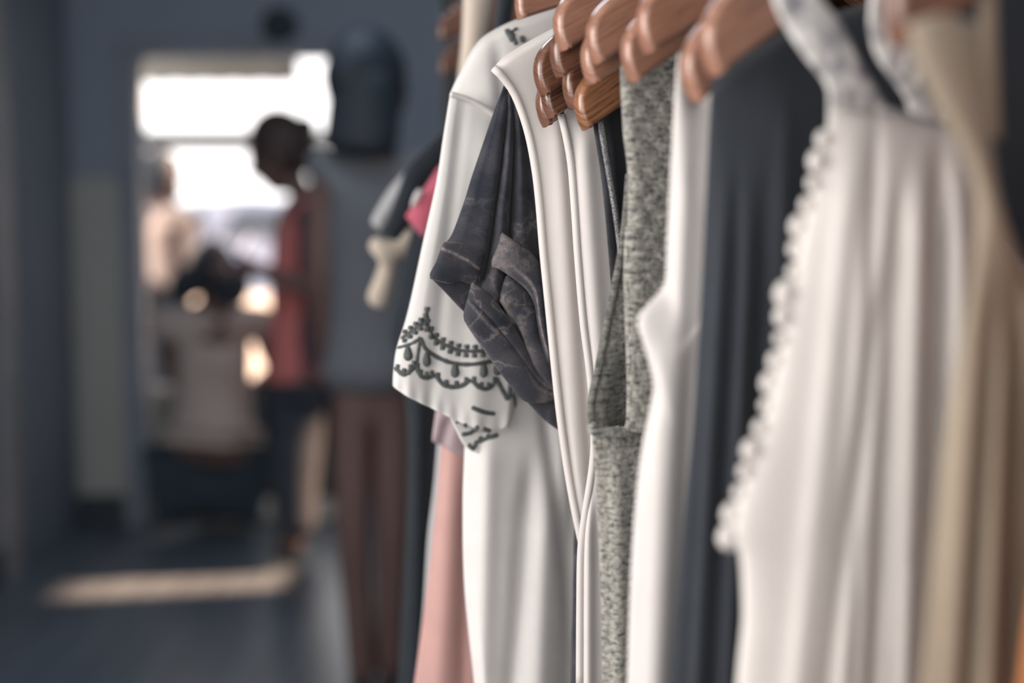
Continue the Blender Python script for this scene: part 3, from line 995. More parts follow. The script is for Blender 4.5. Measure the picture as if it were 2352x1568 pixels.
def acid_tee():
    pl = Plane(1100, 500, 0.998)
    root = garment_root('t_shirt', pl, 0.45, 'dark acid-washed t-shirt with rolled pleated sleeve cuffs in focus', 't-shirt')
    tube_garment('body', pl, [(1170, 205), (1190, 300), (1235, 560), (1290, 850), (1318, 1100), (1318, 1300), (1312, 1568)],
                 [(1170, 205), (1200, 170), (1260, 140), (1330, 115)], 0.45, M['acid'], root, th=0.010)
    n0 = 0.014
    L = [(1160, 190), (1136, 256), (1110, 332), (1085, 405), (1066, 466), (1040, 535), (1022, 562)]
    R = [(1180, 190), (1230, 300), (1265, 480), (1285, 650), (1300, 800), (1310, 940)]
    T = [(1160, 190), (1170, 188), (1180, 190)]
    B = [(1022, 562), (1062, 572), (1096, 590), (1104, 655), (1140, 715), (1190, 790), (1240, 870), (1310, 940)]
    def pleat(W, V, U, Z):
        h = 0.0115 * sstep(V, 0.0, 0.35)
        f = -np.exp(-((W - 0.285) / 0.026) ** 2) * 1.25 - np.exp(-((W - 0.46) / 0.026) ** 2) * 1.35
        f += 0.55 * np.exp(-((W - 0.37) / 0.055) ** 2) + 0.25 * np.exp(-((W - 0.15) / 0.07) ** 2) + 0.5 * np.exp(-((W - 0.58) / 0.08) ** 2)
        f -= 0.5 * np.clip(1 - W / 0.06, 0, 1) ** 2
        tiny = 0.0009 * np.sin(W * 9 + 5 * np.sin(V * 7)) * np.sin(V * 16 + W * 6)
        return f * h + tiny
    def zig(W, V, U, Z):
        return pleat(W, V, U, Z)
    slv = patch('sleeve', pl, L, R, T, B, M['acid'], root, n0=n0, nfun=zig, nu=140, nv=120)
    # inside of the sleeve seen under the first cuff
    patch('sleeve_lining', pl, [(1000, 628), (995, 636), (992, 640)], [(1120, 640), (1110, 690), (1085, 735)], [(1000, 628), (1050, 632), (1120, 640)],
          [(992, 640), (1020, 668), (1050, 700), (1085, 735)], M['acid'], slv, n0=0.004, nu=20, nv=12)
    # rolled cuff, in three turns of the pleats
    def roll(a, s=34.0):
        def fn(W, V, U, Z):
            return 0.0010 * np.sin(U * 160 + 2 * np.sin(Z * 110)) * np.sin(Z * 190 + U * 60)
        return fn
    patch('cuff', pl, [(1021, 558), (1012, 582), (1003, 605), (991, 628), (990, 638)], [(1108, 580), (1104, 600), (1098, 625), (1092, 648), (1090, 652)],
          [(1021, 558), (1060, 560), (1108, 580)], [(990, 638), (1030, 648), (1060, 643), (1090, 652)], M['acid_cuff'], slv, n0=0.016, bulge=0.0055, nfun=roll(0), nu=50, nv=30, power=0.35, solid=0.002, wear=lambda W, V: 0.9 * np.exp(-((V - 0.16 - 0.35 * W) / 0.035) ** 2) + 0.4 * np.exp(-V / 0.03))
    patch('cuff', pl, [(1085, 650), (1078, 680), (1068, 718), (1069, 735)], [(1262, 880), (1276, 900), (1272, 915), (1252, 922)],
          [(1085, 650), (1115, 672), (1150, 710), (1190, 770), (1225, 830), (1262, 880)],
          [(1069, 735), (1090, 768), (1130, 825), (1165, 872), (1205, 918), (1252, 922)], M['acid_cuff'], slv, n0=0.020, bulge=0.009, nfun=lambda W, V, U, Z: roll(0)(W, V, U, Z) - 0.004 * np.exp(-((V - 0.40) / 0.05) ** 2) * np.clip(4 * W * (1 - W), 0, 1), nu=90, nv=50, power=0.35, solid=0.002,
          wear=lambda W, V: 0.35 * np.exp(-((V - 0.47 - 0.06 * np.sin(W * 9)) / 0.035) ** 2) + 0.45 * np.exp(-(1 - V) / 0.04) * (W < 0.5) + 0.8 * sstep(W, 0.82, 1.0) + 0.3 * np.exp(-V / 0.03))
    patch('cuff', pl, [(1153, 536), (1146, 565), (1133, 595), (1131, 610)], [(1262, 800), (1262, 820), (1262, 830), (1262, 838)],
          [(1153, 536), (1190, 562), (1222, 585), (1243, 620), (1246, 660), (1252, 730), (1262, 800)],
          [(1131, 610), (1152, 618), (1185, 640), (1215, 668), (1232, 705), (1240, 760), (1262, 838)], M['acid_cuff'], slv, n0=0.026, bulge=0.009, nfun=roll(0), nu=80, nv=40, power=0.35, solid=0.002, wear=lambda W, V: 0.75 * np.exp(-((V - 0.74) / 0.06) ** 2) * sstep(W, 0.1, 0.3) + 0.55 * (1 - sstep(W, 0.05, 0.22)) + 0.5 * np.exp(-(1 - V) / 0.05))
    patch('cuff', pl, [(1165, 632), (1156, 660), (1150, 690)], [(1280, 850), (1282, 880), (1278, 905)],
          [(1165, 632), (1200, 660), (1225, 700), (1240, 770), (1280, 850)],
          [(1150, 690), (1168, 718), (1190, 745), (1205, 780), (1218, 820), (1235, 865), (1278, 905)], M['acid_cuff'], slv, n0=0.021, bulge=0.008, nfun=roll(0), nu=70, nv=36, power=0.35, solid=0.002, wear=lambda W, V: 0.95 * np.exp(-(1 - V) / 0.10))
    patch('sleeve_hem', pl, [(1175, 850), (1200, 905), (1215, 925)], [(1320, 860), (1320, 960), (1318, 1020)], [(1175, 850), (1240, 850), (1320, 860)],
          [(1215, 925), (1250, 962), (1290, 993), (1318, 1020)], M['acid'], slv, n0=0.012, bulge=0.003, nu=30, nv=24)


def tanks():
    pl = Plane(1230, 400, 0.970)
    root = garment_root('tank_top', pl, 0.5, 'cream sleeveless top with a bound armhole and pointed shoulder beside the acid-washed sleeve', 'tank top')
    edge = [(1134, 156), (1150, 172), (1176, 206), (1196, 250), (1215, 312), (1229, 385), (1238, 460), (1248, 580), (1260, 700), (1272, 820), (1286, 950), (1304, 1080), (1322, 1180), (1337, 1250)]
    fo = Folds(pl, [(1275, 200, 1315, 900, 22, 0.0025), (1300, 280, 1345, 900, 12, -0.003)])
    tube_garment('body', pl, edge + [(1338, 1400), (1340, 1568)], [(1134, 156), (1160, 130), (1200, 105), (1245, 80), (1290, 58)], 0.5, M['cream_twill'], root, th=0.009, folds=fo, nu=110, nv=120)
    ribbon('armhole_binding', pl, edge, 0, M['cream_twill'], root, n0=0.003, r=0.0028)

    p2 = Plane(1330, 600, 0.956)
    r2 = garment_root('tank_top', p2, 0.5, 'second white sleeveless top with a curved armhole edge, left of the black zip garment', 'tank top')
    edge = [(1288, 262), (1300, 310), (1312, 380), (1320, 480), (1328, 600), (1340, 740), (1353, 840), (1362, 930), (1365, 1000), (1362, 1060), (1352, 1130), (1342, 1192), (1334, 1270), (1332, 1400), (1331, 1568)]
    fo = Folds(p2, [(1340, 300, 1375, 800, 20, 0.003), (1350, 1150, 1350, 1568, 14, 0.004)])
    tube_garment('body', p2, edge, [(1288, 262), (1310, 200), (1340, 160), (1380, 130)], 0.5, M['white_jersey'], r2, th=0.009, folds=fo, nu=100, nv=120)
    ribbon('armhole_binding', p2, edge, 0, M['white_jersey'], r2, n0=0.003, r=0.0026)

    p3 = Plane(1380, 400, 0.908)
    r3 = garment_root('zip_top', p3, 0.5, 'black garment with a sparkling silver trim hanging left of the grey knit vest', 'top')
    edge = [(1363, 285), (1374, 350), (1384, 420), (1394, 520), (1402, 620), (1410, 720), (1420, 900), (1428, 1200), (1430, 1568)]
    tube_garment('body', p3, edge, [(1363, 285), (1385, 240), (1410, 210), (1440, 185)], 0.5, M['black_mesh'], r3, th=0.008, nu=70, nv=80,
                 folds=Folds(p3, [(1400, 280, 1430, 560, 8, 0.003)]))
    patch('speckled_border', p3, [(1364, 285), (1385, 420), (1402, 620), (1406, 690)], [(1374, 282), (1396, 400), (1414, 560), (1424, 690)], [(1364, 285), (1374, 282)], [(1406, 690), (1424, 690)],
          M['black_speckle'], r3, n0=0.010, bulge=0.002, nu=8, nv=50)
    s = patch('silver_trim', p3, [(1373, 281), (1392, 390), (1410, 500), (1422, 600), (1428, 690)], [(1385, 277), (1404, 390), (1420, 490), (1432, 590), (1440, 690)], [(1373, 281), (1385, 277)], [(1428, 690), (1440, 690)],
              M['sparkle'], r3, n0=0.013, bulge=0.002, nu=8, nv=60)
    s['label'] = 'silver sparkling trim'


def knit_vest():
    pl = Plane(1430, 600, 0.855)
    root = garment_root('knit_vest', pl, 0.45, 'grey heather knit sleeveless vest with a deep open armhole', 'vest')
    # body below the armhole and the front panel with its strap
    fr = [(1428, 150), (1431, 230), (1437, 320), (1446, 400), (1444, 520), (1440, 620), (1443, 740), (1447, 860), (1446, 960), (1440, 988)]
    T = [(1428, 150), (1470, 110), (1530, 80), (1580, 60)]
    low = [(1361, 985), (1366, 1060), (1372, 1150), (1380, 1330), (1385, 1568)]
    bot = pl.uz(1390, 1900)
    n1 = 0.010
    def f_n(W, V, U, Z):
        return 0.004 * np.clip(W / 0.08, 0, 1) ** 0.5 + 0.0008 * np.sin(U * 420) * np.sin(Z * 300)
    R = [(1600, 70), (1650, 300), (1740, 600), (1900, 990)]
    patch('front_panel', pl, fr, R, [(1428, 150), (1470, 118), (1540, 90), (1600, 70)], [(1440, 988), (1500, 990), (1900, 990)], M['knit'], root, n0=n1, nfun=f_n, nu=60, nv=110, solid=0.003)
    # back panel, showing its inside through the armhole
    bk = [(1432, 150), (1433, 230), (1439, 320), (1446, 400), (1438, 500), (1426, 590), (1412, 660), (1398, 730), (1384, 800), (1372, 860), (1361, 905), (1357, 945), (1361, 985)]
    patch('back_panel', pl, bk, [(1600, 70), (1650, 300), (1740, 600), (1900, 985)], [(1432, 150), (1470, 118), (1540, 90), (1600, 70)], [(1361, 985), (1450, 985), (1900, 985)], M['knit'], root, n0=-0.012,
          nfun=lambda W, V, U, Z: -0.020 * sstep(V, 0.72, 0.95) * sstep(W, 0.03, 0.12),
          nu=60, nv=110, solid=0.003)
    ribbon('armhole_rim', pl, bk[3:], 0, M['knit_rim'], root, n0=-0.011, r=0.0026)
    ribbon('armhole_rim', pl, fr[4:], 0, M['knit'], root, n0=n1, r=0.0022)
    # joined body under the arm
    tube_garment('lower_body', pl, low, [(1361, 985), (1380, 987), (1420, 989), (1470, 990), (1560, 990)], 0.45, M['knit'], root, th=0.012, nu=90, nv=70,
                 folds=Folds(pl, [(1420, 1000, 1425, 1568, 20, 0.004)]))
    ribbon('armhole_base', pl, [(1358, 975), (1368, 990), (1400, 992), (1440, 991), (1452, 988)], 0, M['knit'], root, n0=0.008, r=0.0032)


def white_top():
    pl = Plane(1530, 650, 0.728)
    root = garment_root('white_top', pl, 0.4, 'plain white narrow-strapped top between the grey knit and the navy garment', 'top')
    edge = [(1560, 118), (1553, 200), (1546, 320), (1539, 450), (1533, 580), (1529, 650), (1506, 682), (1470, 722), (1466, 742), (1480, 790), (1496, 850), (1502, 890), (1494, 940), (1478, 1020), (1464, 1130), (1453, 1280), (1447, 1420), (1443, 1568)]
    fo = Folds(pl, [(1580, 250, 1560, 700, 16, 0.0015), (1530, 800, 1500, 1568, 28, 0.004), (1590, 800, 1555, 1568, 20, -0.003)])
    tube_garment('body', pl, edge, [(1560, 118), (1572, 180), (1592, 228), (1620, 226), (1650, 200)], 0.4, M['white_jersey'], root, th=0.012, folds=fo, nu=100, nv=160)


def navy_garment():
    pl = Plane(1620, 600, 0.684)
    root = garment_root('navy_dress', pl, 0.35, 'long dark navy dress with soft vertical folds behind the lace blouse', 'dress')
    fo = Folds(pl, [(1660, 500, 1600, 1568, 14, 0.003), (1690, 500, 1635, 1568, 10, -0.004), (1715, 550, 1670, 1568, 13, 0.004), (1752, 500, 1715, 1568, 16, -0.004), (1800, 300, 1780, 1568, 22, 0.004)])
    tube_garment('body', pl, [(1636, 186), (1630, 300), (1624, 430), (1612, 680), (1592, 980), (1562, 1300), (1540, 1568)], [(1636, 186), (1680, 150), (1740, 110), (1820, 60)], 0.35,
                 M['navy_cloth'], root, th=0.013, folds=fo, nu=110, nv=90)


def lace_blouse():
    pl = Plane(1800, 700, 0.612)
    root = garment_root('lace_blouse', pl, 0.4, 'white gauzy sleeveless blouse with a lace-scalloped edge and lace straps', 'blouse')
    edge = [(1905, 236), (1903, 300), (1886, 380), (1862, 460), (1842, 540), (1828, 620), (1816, 690), (1800, 760), (1790, 830), (1772, 910), (1750, 990), (1728, 1060), (1706, 1120), (1690, 1180), (1688, 1236), (1702, 1275), (1706, 1330), (1708, 1420), (1700, 1500), (1694, 1568)]
    fo = Folds(pl, [(1960, 300, 1830, 1568, 30, 0.003), (2010, 260, 1985, 800, 14, -0.006), (2010, 700, 1895, 1568, 16, -0.006), (1995, 560, 1945, 1568, 24, 0.006), (2055, 500, 2000, 1568, 15, -0.006), (2105, 400, 2070, 1568, 24, 0.006), (2150, 400, 2135, 1568, 16, -0.012),
                    (2200, 380, 2180, 1568, 26, 0.008)])
    tube_garment('body', pl, edge, [(1905, 236), (1960, 232), (2040, 248), (2100, 268), (2160, 282), (2205, 310), (2250, 400), (2310, 540), (2420, 690)], 0.4, M['white_gauze'], root, th=0.016, folds=fo, nu=160, nv=120)
    # lace straps
    patch('strap', pl, [(1772, -60), (1778, 0), (1806, 62), (1848, 126), (1896, 190), (1906, 250)], [(1860, -60), (1885, 0), (1934, 62), (1976, 150), (2016, 214), (2045, 262)],
          [(1772, -60), (1816, -60), (1860, -60)], [(1906, 250), (1970, 256), (2045, 262)], M['lace'], root, n0=0.006, bulge=0.003, nu=20, nv=40)
    patch('strap', pl, [(2000, -60), (1998, 10), (1996, 62), (2010, 122), (2040, 168), (2076, 218), (2090, 262)], [(2120, -60), (2130, 20), (2140, 110), (2160, 190), (2180, 250), (2200, 290)],
          [(2000, -60), (2060, -60), (2120, -60)], [(2090, 262), (2140, 276), (2200, 290)], M['lace'], root, n0=0.006, bulge=0.003, nu=20, nv=40)
    # scalloped lace edging: small petals along the armhole edge
    P = plane_path = resample(pl.many(edge[:16]), np.linspace(0, 1, 400))
    seg = np.concatenate([[0], np.cumsum(np.linalg.norm(np.diff(P, axis=0), axis=1))])
    step = 0.0098
    V, F = [], []
    uv = []
    for i, s in enumerate(np.arange(0.016, seg[-1], step)):
        c = np.array([np.interp(s, seg, P[:, 0]), np.interp(s, seg, P[:, 1])])
        big = 1.0 + 0.25 * math.sin(i * 1.9) + (0.35 if i in (7, 18, 31, 32) else 0)
        r = 0.0046 * big
        c = c + np.array([-0.0012 * big, 0])
        for (rr, nn) in ((0.0, 0.004), (0.6, 0.0035), (1.0, 0.0), (0.6, -0.0035), (0.0, -0.004)):
            for k in range(10):
                a = 2 * math.pi * k / 10
                u, z = c[0] + r * 1.15 * rr * math.cos(a), c[1] + r * rr * math.sin(a)
                V.append(pl.w(u, z, nn + 0.002 * math.sin(i)))
                uv.append((u, z))
        b = len(V) - 50
        for j in range(4):
            for k in range(10):
                q = b + j * 10
                F.append((q + k, q + (k + 1) % 10, q + 10 + (k + 1) % 10, q + 10 + k))
    e = mesh_obj('lace_edging', V, F, M['white_gauze'], root, uv)
    e['label'] = 'scalloped lace edging'


def near_garments():
    pl = Plane(2235, 450, 0.530)
    root = garment_root('beige_dress', pl, 0.3, 'blurred beige dress along the right edge, in front of the lace blouse', 'dress')
    n0 = 0.0
    L = [(2085, 60), (2110, 150), (2160, 260), (2210, 350), (2240, 440), (2240, 540), (2228, 660), (2200, 820), (2170, 1000), (2150, 1200), (2132, 1400), (2112, 1620), (2080, 2000)]
    R = [(2245, 60), (2255, 180), (2270, 300), (2288, 430), (2318, 540), (2375, 660), (2450, 760), (2520, 860), (2540, 1000), (2560, 1200), (2570, 1400), (2580, 1620), (2600, 2000)]
    T = [(2085, 60), (2165, 40), (2245, 60)]
    B = [(2080, 2000), (2340, 2000), (2600, 2000)]
    fo = Folds(pl, [(2240, 600, 2200, 1568, 30, 0.006), (2275, 760, 2215, 1568, 20, -0.010), (2290, 800, 2270, 1568, 26, 0.008), (2330, 700, 2310, 1568, 18, -0.012)])
    patch('front_panel', pl, L, R, T, B, M['beige_linen'], root, n0=0.008, nfun=lambda W, V, U, Z: 0.01 * np.clip(4 * W * (1 - W), 0, 1) ** 0.5, folds=fo, nu=60, nv=90)
    L2 = [(2090, 60), (2120, 150), (2175, 260), (2225, 350), (2250, 440), (2250, 540), (2240, 660), (2210, 820), (2180, 1000), (2160, 1200), (2140, 1400), (2120, 1620), (2090, 2000)]
    patch('back_panel', pl, L2, R, [(2090, 60), (2165, 40), (2245, 60)], [(2090, 2000), (2340, 2000), (2600, 2000)], M['beige_linen'], root, n0=-0.010, nu=30, nv=60)
    patch('strap', pl, [(2242, -80), (2246, 0), (2252, 120), (2262, 300)], [(2282, -80), (2286, 0), (2290, 140), (2296, 320)], [(2242, -80), (2282, -80)], [(2262, 300), (2296, 320)], M['beige_linen'], root, n0=-0.012, bulge=0.002, nu=8, nv=30)
    p2 = Plane(2345, 1400, 0.455)
    r2 = garment_root('orange_skirt', p2, 0.5, 'orange garment just showing in the lower right corner', 'skirt')
    tube_garment('body', p2, [(2560, 60), (2520, 300), (2480, 700), (2440, 1080), (2402, 1250), (2376, 1400), (2352, 1568)], [(2560, 60), (2620, 0), (2700, -60)], 0.5,
                 M['orange_cloth'], r2, th=0.008, nu=50, nv=60)


def far_garments():
    pl = Plane(930, 420, 1.48)
    r = garment_root('black_top', pl, 0.5, 'blurred black top whose short sleeve sticks out beyond the embroidered dress', 'top')
    tube_garment('body', pl, [(1030, 300), (1010, 420), (985, 560), (965, 700), (960, 1000), (958, 1568)], [(1030, 300), (1080, 250), (1150, 215)], 0.5, M['black_cloth'], r, th=0.014, nu=50, nv=40)
    patch('sleeve', pl, [(1018, 300), (975, 340), (936, 382), (915, 440), (892, 500), (877, 535)], [(1060, 330), (1030, 380), (985, 425), (955, 490), (938, 520), (912, 552)], [(1018, 300), (1060, 330)], [(877, 535), (895, 548), (912, 552)],
          M['black_cloth'], r, n0=0.02, bulge=0.012, nu=16, nv=40)
    p2 = Plane(900, 500, 1.60)
    r2 = garment_root('grey_shirt', p2, 0.5, 'blurred pale grey shirt, only its slanting cuff showing behind the black sleeve', 'shirt')
    tube_garment('body', p2, [(1040, 330), (1010, 450), (990, 700), (985, 1200)], [(1040, 330), (1080, 290), (1150, 250)], 0.55, M['grey_cotton'], r2, th=0.012, nu=40, nv=30)
    patch('sleeve', p2, [(1000, 330), (945, 380), (902, 425), (872, 470), (852, 508)], [(1040, 360), (980, 420), (930, 470), (900, 500), (872, 530)], [(1000, 330), (1040, 360)], [(852, 508), (862, 522), (872, 530)],
          M['grey_cotton'], r2, n0=0.02, bulge=0.01, nu=16, nv=30)
    p3 = Plane(900, 600, 1.68)
    r3 = garment_root('cream_blouse', p3, 0.5, 'blurred cream blouse with a hooked sleeve end hanging below the grey cuff', 'blouse')
    tube_garment('body', p3, [(1030, 380), (1005, 520), (990, 700), (985, 1200)], [(1030, 380), (1080, 320), (1150, 280)], 0.6, M['cream_cloth'], r3, th=0.012, nu=40, nv=30)
    patch('sleeve', p3, [(935, 520), (900, 552), (862, 545), (848, 566), (864, 590), (872, 604), (860, 640), (846, 676), (848, 694)], [(970, 545), (940, 580), (920, 590), (914, 600), (910, 612), (904, 640), (898, 665), (892, 685), (886, 704)], [(935, 520), (970, 545)], [(848, 694), (866, 706), (886, 704)],
          M['cream_cloth'], r3, n0=0.03, bulge=0.012, nu=16, nv=50)
    p4 = Plane(960, 500, 1.40)
    r4 = garment_root('pink_shirt', p4, 0.6, 'small rose pink sleeve corner peeping out left of the embroidered dress', 'shirt')
    tube_garment('body', p4, [(1060, 330), (1050, 420), (1040, 560), (1050, 800)], [(1060, 330), (1080, 300), (1150, 260)], 0.9, M['rose_cotton'], r4, th=0.010, nu=40, nv=30)
    patch('sleeve', p4, [(1010, 380), (975, 432), (953, 450), (944, 478), (932, 496)], [(1050, 420), (1030, 470), (1010, 510), (990, 535), (970, 542)], [(1010, 380), (1050, 420)], [(932, 496), (950, 520), (970, 542)], M['rose_cotton'], r4, n0=0.02, bulge=0.01, nu=16, nv=24)
    ct = patch('white_edge', p4, [(960, 434), (950, 452), (944, 476)], [(975, 438), (965, 452), (955, 470)], [(960, 434), (975, 438)], [(944, 476), (955, 470)], M['white_cotton'], r4, n0=0.032, bulge=0.003, nu=6, nv=10)
    ct['label'] = 'white edging of the pink sleeve'
    p5 = Plane(940, 800, 1.44)
    r5 = garment_root('blue_dress', p5, 0.25, 'blurred dark blue long garment left of the pink tunic, reaching the bottom edge', 'dress')
    tube_garment('body', p5, [(960, 500), (938, 560), (912, 680), (896, 780), (930, 900), (938, 1050), (930, 1300), (915, 1568)], [(960, 500), (1000, 460), (1060, 430), (1150, 400)], 0.28, M['black_cloth'], r5, th=0.016, nu=50, nv=60,
                 folds=Folds(p5, [(960, 700, 950, 1568, 24, 0.01)]))
    p6 = Plane(1090, 60, 1.36)
    r6 = garment_root('cream_camisole', p6, 0.8, 'blurred cream strap of cloth hanging behind the dress shoulder', 'top')
    patch('strap', p6, [(1066, -120), (1064, 0), (1060, 100), (1050, 200), (1040, 330)], [(1136, -120), (1134, 0), (1120, 90), (1112, 200), (1110, 330)], [(1066, -120), (1100, -130), (1136, -120)], [(1040, 330), (1075, 335), (1110, 330)],
          M['cream_cloth'], r6, bulge=0.014, nu=14, nv=40)
    tube_garment('body', p6, [(1050, 300), (1045, 500), (1050, 900)], [(1050, 300), (1090, 290), (1150, 280)], 0.8, M['cream_cloth'], r6, th=0.008, nu=30, nv=30)
    p7 = Plane(1150, 30, 1.24)
    r7 = garment_root('dark_camisole', p7, 0.8, 'dark strap of a garment between the cream strap and the highest hanger', 'top')
    patch('strap', p7, [(1150, -120), (1144, 0), (1136, 60), (1130, 140), (1130, 260)], [(1190, -120), (1180, 0), (1172, 60), (1172, 140), (1180, 260)], [(1150, -120), (1170, -125), (1190, -120)], [(1130, 260), (1155, 262), (1180, 260)],
          M['black_cloth'], r7, bulge=0.010, nu=12, nv=30)
    tube_garment('body', p7, [(1120, 240), (1115, 500), (1115, 900)], [(1120, 240), (1150, 235), (1190, 230)], 0.8, M['black_cloth'], r7, th=0.008, nu=30, nv=30)


far_garments()
pink_tunic()
embroidered_dress()
acid_tee()
tanks()
knit_vest()
white_top()
navy_garment()
lace_blouse()
near_garments()


# ------------------------------------------------------------------ people in the background
def skin_mesh(nodes, edges, root_name, sub=2):
    """one continuous surface grown round a skeleton; nodes: name -> (Vector, radius or (rx, ry))"""
    names = list(nodes)
    me = bpy.data.meshes.new('grow')
    me.from_pydata([tuple(nodes[k][0]) for k in names], [(names.index(a), names.index(b)) for a, b in edges], [])
    o = bpy.data.objects.new('grow', me)
    COL.objects.link(o)
    o.modifiers.new('skin', 'SKIN').use_smooth_shade = True
    for i, k in enumerate(names):
        r = nodes[k][1]
        me.skin_vertices[0].data[i].radius = r if isinstance(r, tuple) else (r, r)
        me.skin_vertices[0].data[i].use_root = (k == root_name)
    sb = o.modifiers.new('sub', 'SUBSURF')
    sb.levels = sub
    sb.render_levels = sub
    dg = bpy.context.evaluated_depsgraph_get()
    ev = o.evaluated_get(dg)
    m2 = ev.to_mesh()
    V = [Vector(v.co) for v in m2.vertices]
    F = [tuple(p.vertices) for p in m2.polygons]
    ev.to_mesh_clear()
    bpy.data.objects.remove(o, do_unlink=True)
    bpy.data.meshes.remove(me)
    return V, F


def head_vf(c, f, u, s=1.0, hair=False, n=28):
    """head around c looking along f; or the hair cap over it"""
    f = f.normalized()
    u = (u - f * u.dot(f)).normalized()
    r = f.cross(u)
    V, F = [], []
    for j in range(n + 1):
        th = math.pi * j / n
        for k in range(n * 2):
            ph = math.pi * k / n
            x, y, z = math.sin(th) * math.cos(ph), math.sin(th) * math.sin(ph), math.cos(th)
            a, b, h = 0.096, 0.077, 0.118
            low = max(0.0, -z)
            px = a * x * (1 - 0.18 * low) + 0.018 * low * (x > 0)
            py = b * y * (1 - 0.34 * low)
            pz = h * z
            if not hair:
                fr = max(0.0, x)
                px += 0.020 * math.exp(-((y / 0.16) ** 2 + ((z + 0.12) / 0.16) ** 2)) * fr      # nose
                px -= 0.008 * math.exp(-(((abs(y) - 0.36) / 0.15) ** 2 + ((z - 0.04) / 0.12) ** 2)) * fr   # eye sockets
                px += 0.006 * math.exp(-((y / 0.3) ** 2 + ((z + 0.48) / 0.06) ** 2)) * fr       # lips
                px -= 0.005 * math.exp(-((y / 0.3) ** 2 + ((z + 0.53) / 0.025) ** 2)) * fr
                px += 0.008 * math.exp(-((y / 0.3) ** 2 + ((z + 0.86) / 0.15) ** 2)) * fr       # chin
                ear = math.exp(-(((x + 0.02) / 0.14) ** 2 + ((z + 0.05) / 0.22) ** 2)) * (abs(y) > 0.6)
                py += 0.016 * ear * (1 if y > 0 else -1)
            V.append(c + (f * px + r * py + u * pz) * s)
    m = n * 2
    for j in range(n):
        for k in range(m):
            F.append((j * m + k, j * m + (k + 1) % m, (j + 1) * m + (k + 1) % m, (j + 1) * m + k))
    return V, F


def blob_vf(c, ax, ay, az, n=16):
    V, F = [], []
    for j in range(n + 1):
        th = math.pi * j / n
        for k in range(n * 2):
            ph = math.pi * k / n
            V.append(c + ax * math.sin(th) * math.cos(ph) + ay * math.sin(th) * math.sin(ph) + az * math.cos(th))
    m = n * 2
    for j in range(n):
        for k in range(m):
            F.append((j * m + k, j * m + (k + 1) % m, (j + 1) * m + (k + 1) % m, (j + 1) * m + k))
    return V, F


def hand(nodes, edges, wrist, tag_, fwd, side, curl, s=1.0):
    """palm, four curled fingers of different lengths and a thumb from the side of the palm"""
    w = nodes[wrist][0]
    fwd = fwd.normalized(); side = (side - fwd * side.dot(fwd)).normalized(); nrm = fwd.cross(side)
    if curl < 0:
        nrm = -nrm
        curl = -curl
    pc = w + fwd * 0.05 * s
    nodes[tag_ + 'palm'] = (pc, (0.026 * s, 0.022 * s))
    edges.append((wrist, tag_ + 'palm'))
    for i, (off, ln) in enumerate(((0.028, 0.072), (0.010, 0.082), (-0.010, 0.076), (-0.028, 0.060))):
        p = pc + fwd * 0.045 * s + side * off * s
        q = p + (fwd * 0.8 - nrm * curl * 0.6).normalized() * ln * 0.5 * s
        t = q + (fwd * 0.3 - nrm * curl).normalized() * ln * 0.5 * s
        for nm, v, rr in (('k', p, 0.0095), ('m', q, 0.0085), ('t', t, 0.0075)):
            nodes[f'{tag_}{i}{nm}'] = (v, rr * s)
        edges += [(tag_ + 'palm', f'{tag_}{i}k'), (f'{tag_}{i}k', f'{tag_}{i}m'), (f'{tag_}{i}m', f'{tag_}{i}t')]
    a = w + fwd * 0.03 * s + side * 0.036 * s - nrm * 0.008 * s
    b = a + (fwd * 0.8 + side * 0.6 - nrm * curl * 0.5).normalized() * 0.045 * s
    nodes[tag_ + 'th1'] = (a, 0.011 * s)
    nodes[tag_ + 'th2'] = (b, 0.009 * s)
    edges += [(wrist, tag_ + 'th1'), (tag_ + 'th1', tag_ + 'th2')]


def sub_nodes(N, keys, grow):
    out = {}
    for k in keys:
        r = N[k][1]
        g = grow[k] if isinstance(grow, dict) and k in grow else (grow if not isinstance(grow, dict) else 0.015)
        out[k] = (N[k][0], (r[0] + g, r[1] + g) if isinstance(r, tuple) else r + g)
    return out


M['skin_shade'] = plain('skin', srgb(114, 91, 86), 0.6, 0.35, 0.05, 8)
M['hair_dark'] = plain('dark_hair', srgb(38, 47, 57), 0.55, 0.35, 0.2, 60)
M['hair_brown'] = plain('brown_hair', srgb(62, 50, 48), 0.55, 0.35, 0.2, 60)
M['coral_cloth'] = plain('coral_cloth', srgb(206, 122, 118), 0.9, 0.1, 0.06, 10)
M['shaded_top_cloth'] = plain('shaded_top_cloth', srgb(84, 66, 74), 0.9, 0.1, 0.08, 10)  # shade on the coral top, put into a darker cloth colour
M['dark_trousers'] = plain('dark_trousers', srgb(64, 69, 78), 0.9, 0.1, 0.08, 10)
M['slate_jersey'] = plain('slate_jersey', srgb(110, 113, 119), 0.9, 0.1, 0.06, 10)
M['grey_tee'] = plain('grey_tee', srgb(186, 174, 168), 0.9, 0.1, 0.05, 10)
M['black_trousers'] = plain('black_trousers', srgb(56, 66, 75), 0.9, 0.1, 0.08, 10)
M['pale_shirt'] = plain('pale_shirt', srgb(232, 206, 192), 0.9, 0.1, 0.05, 10)
M['shoe'] = plain('shoe_leather', srgb(48, 48, 52), 0.5, 0.4, 0.1, 10)
M['eye'] = plain('eye', srgb(60, 54, 50), 0.2, 0.6, 0.3, 60)


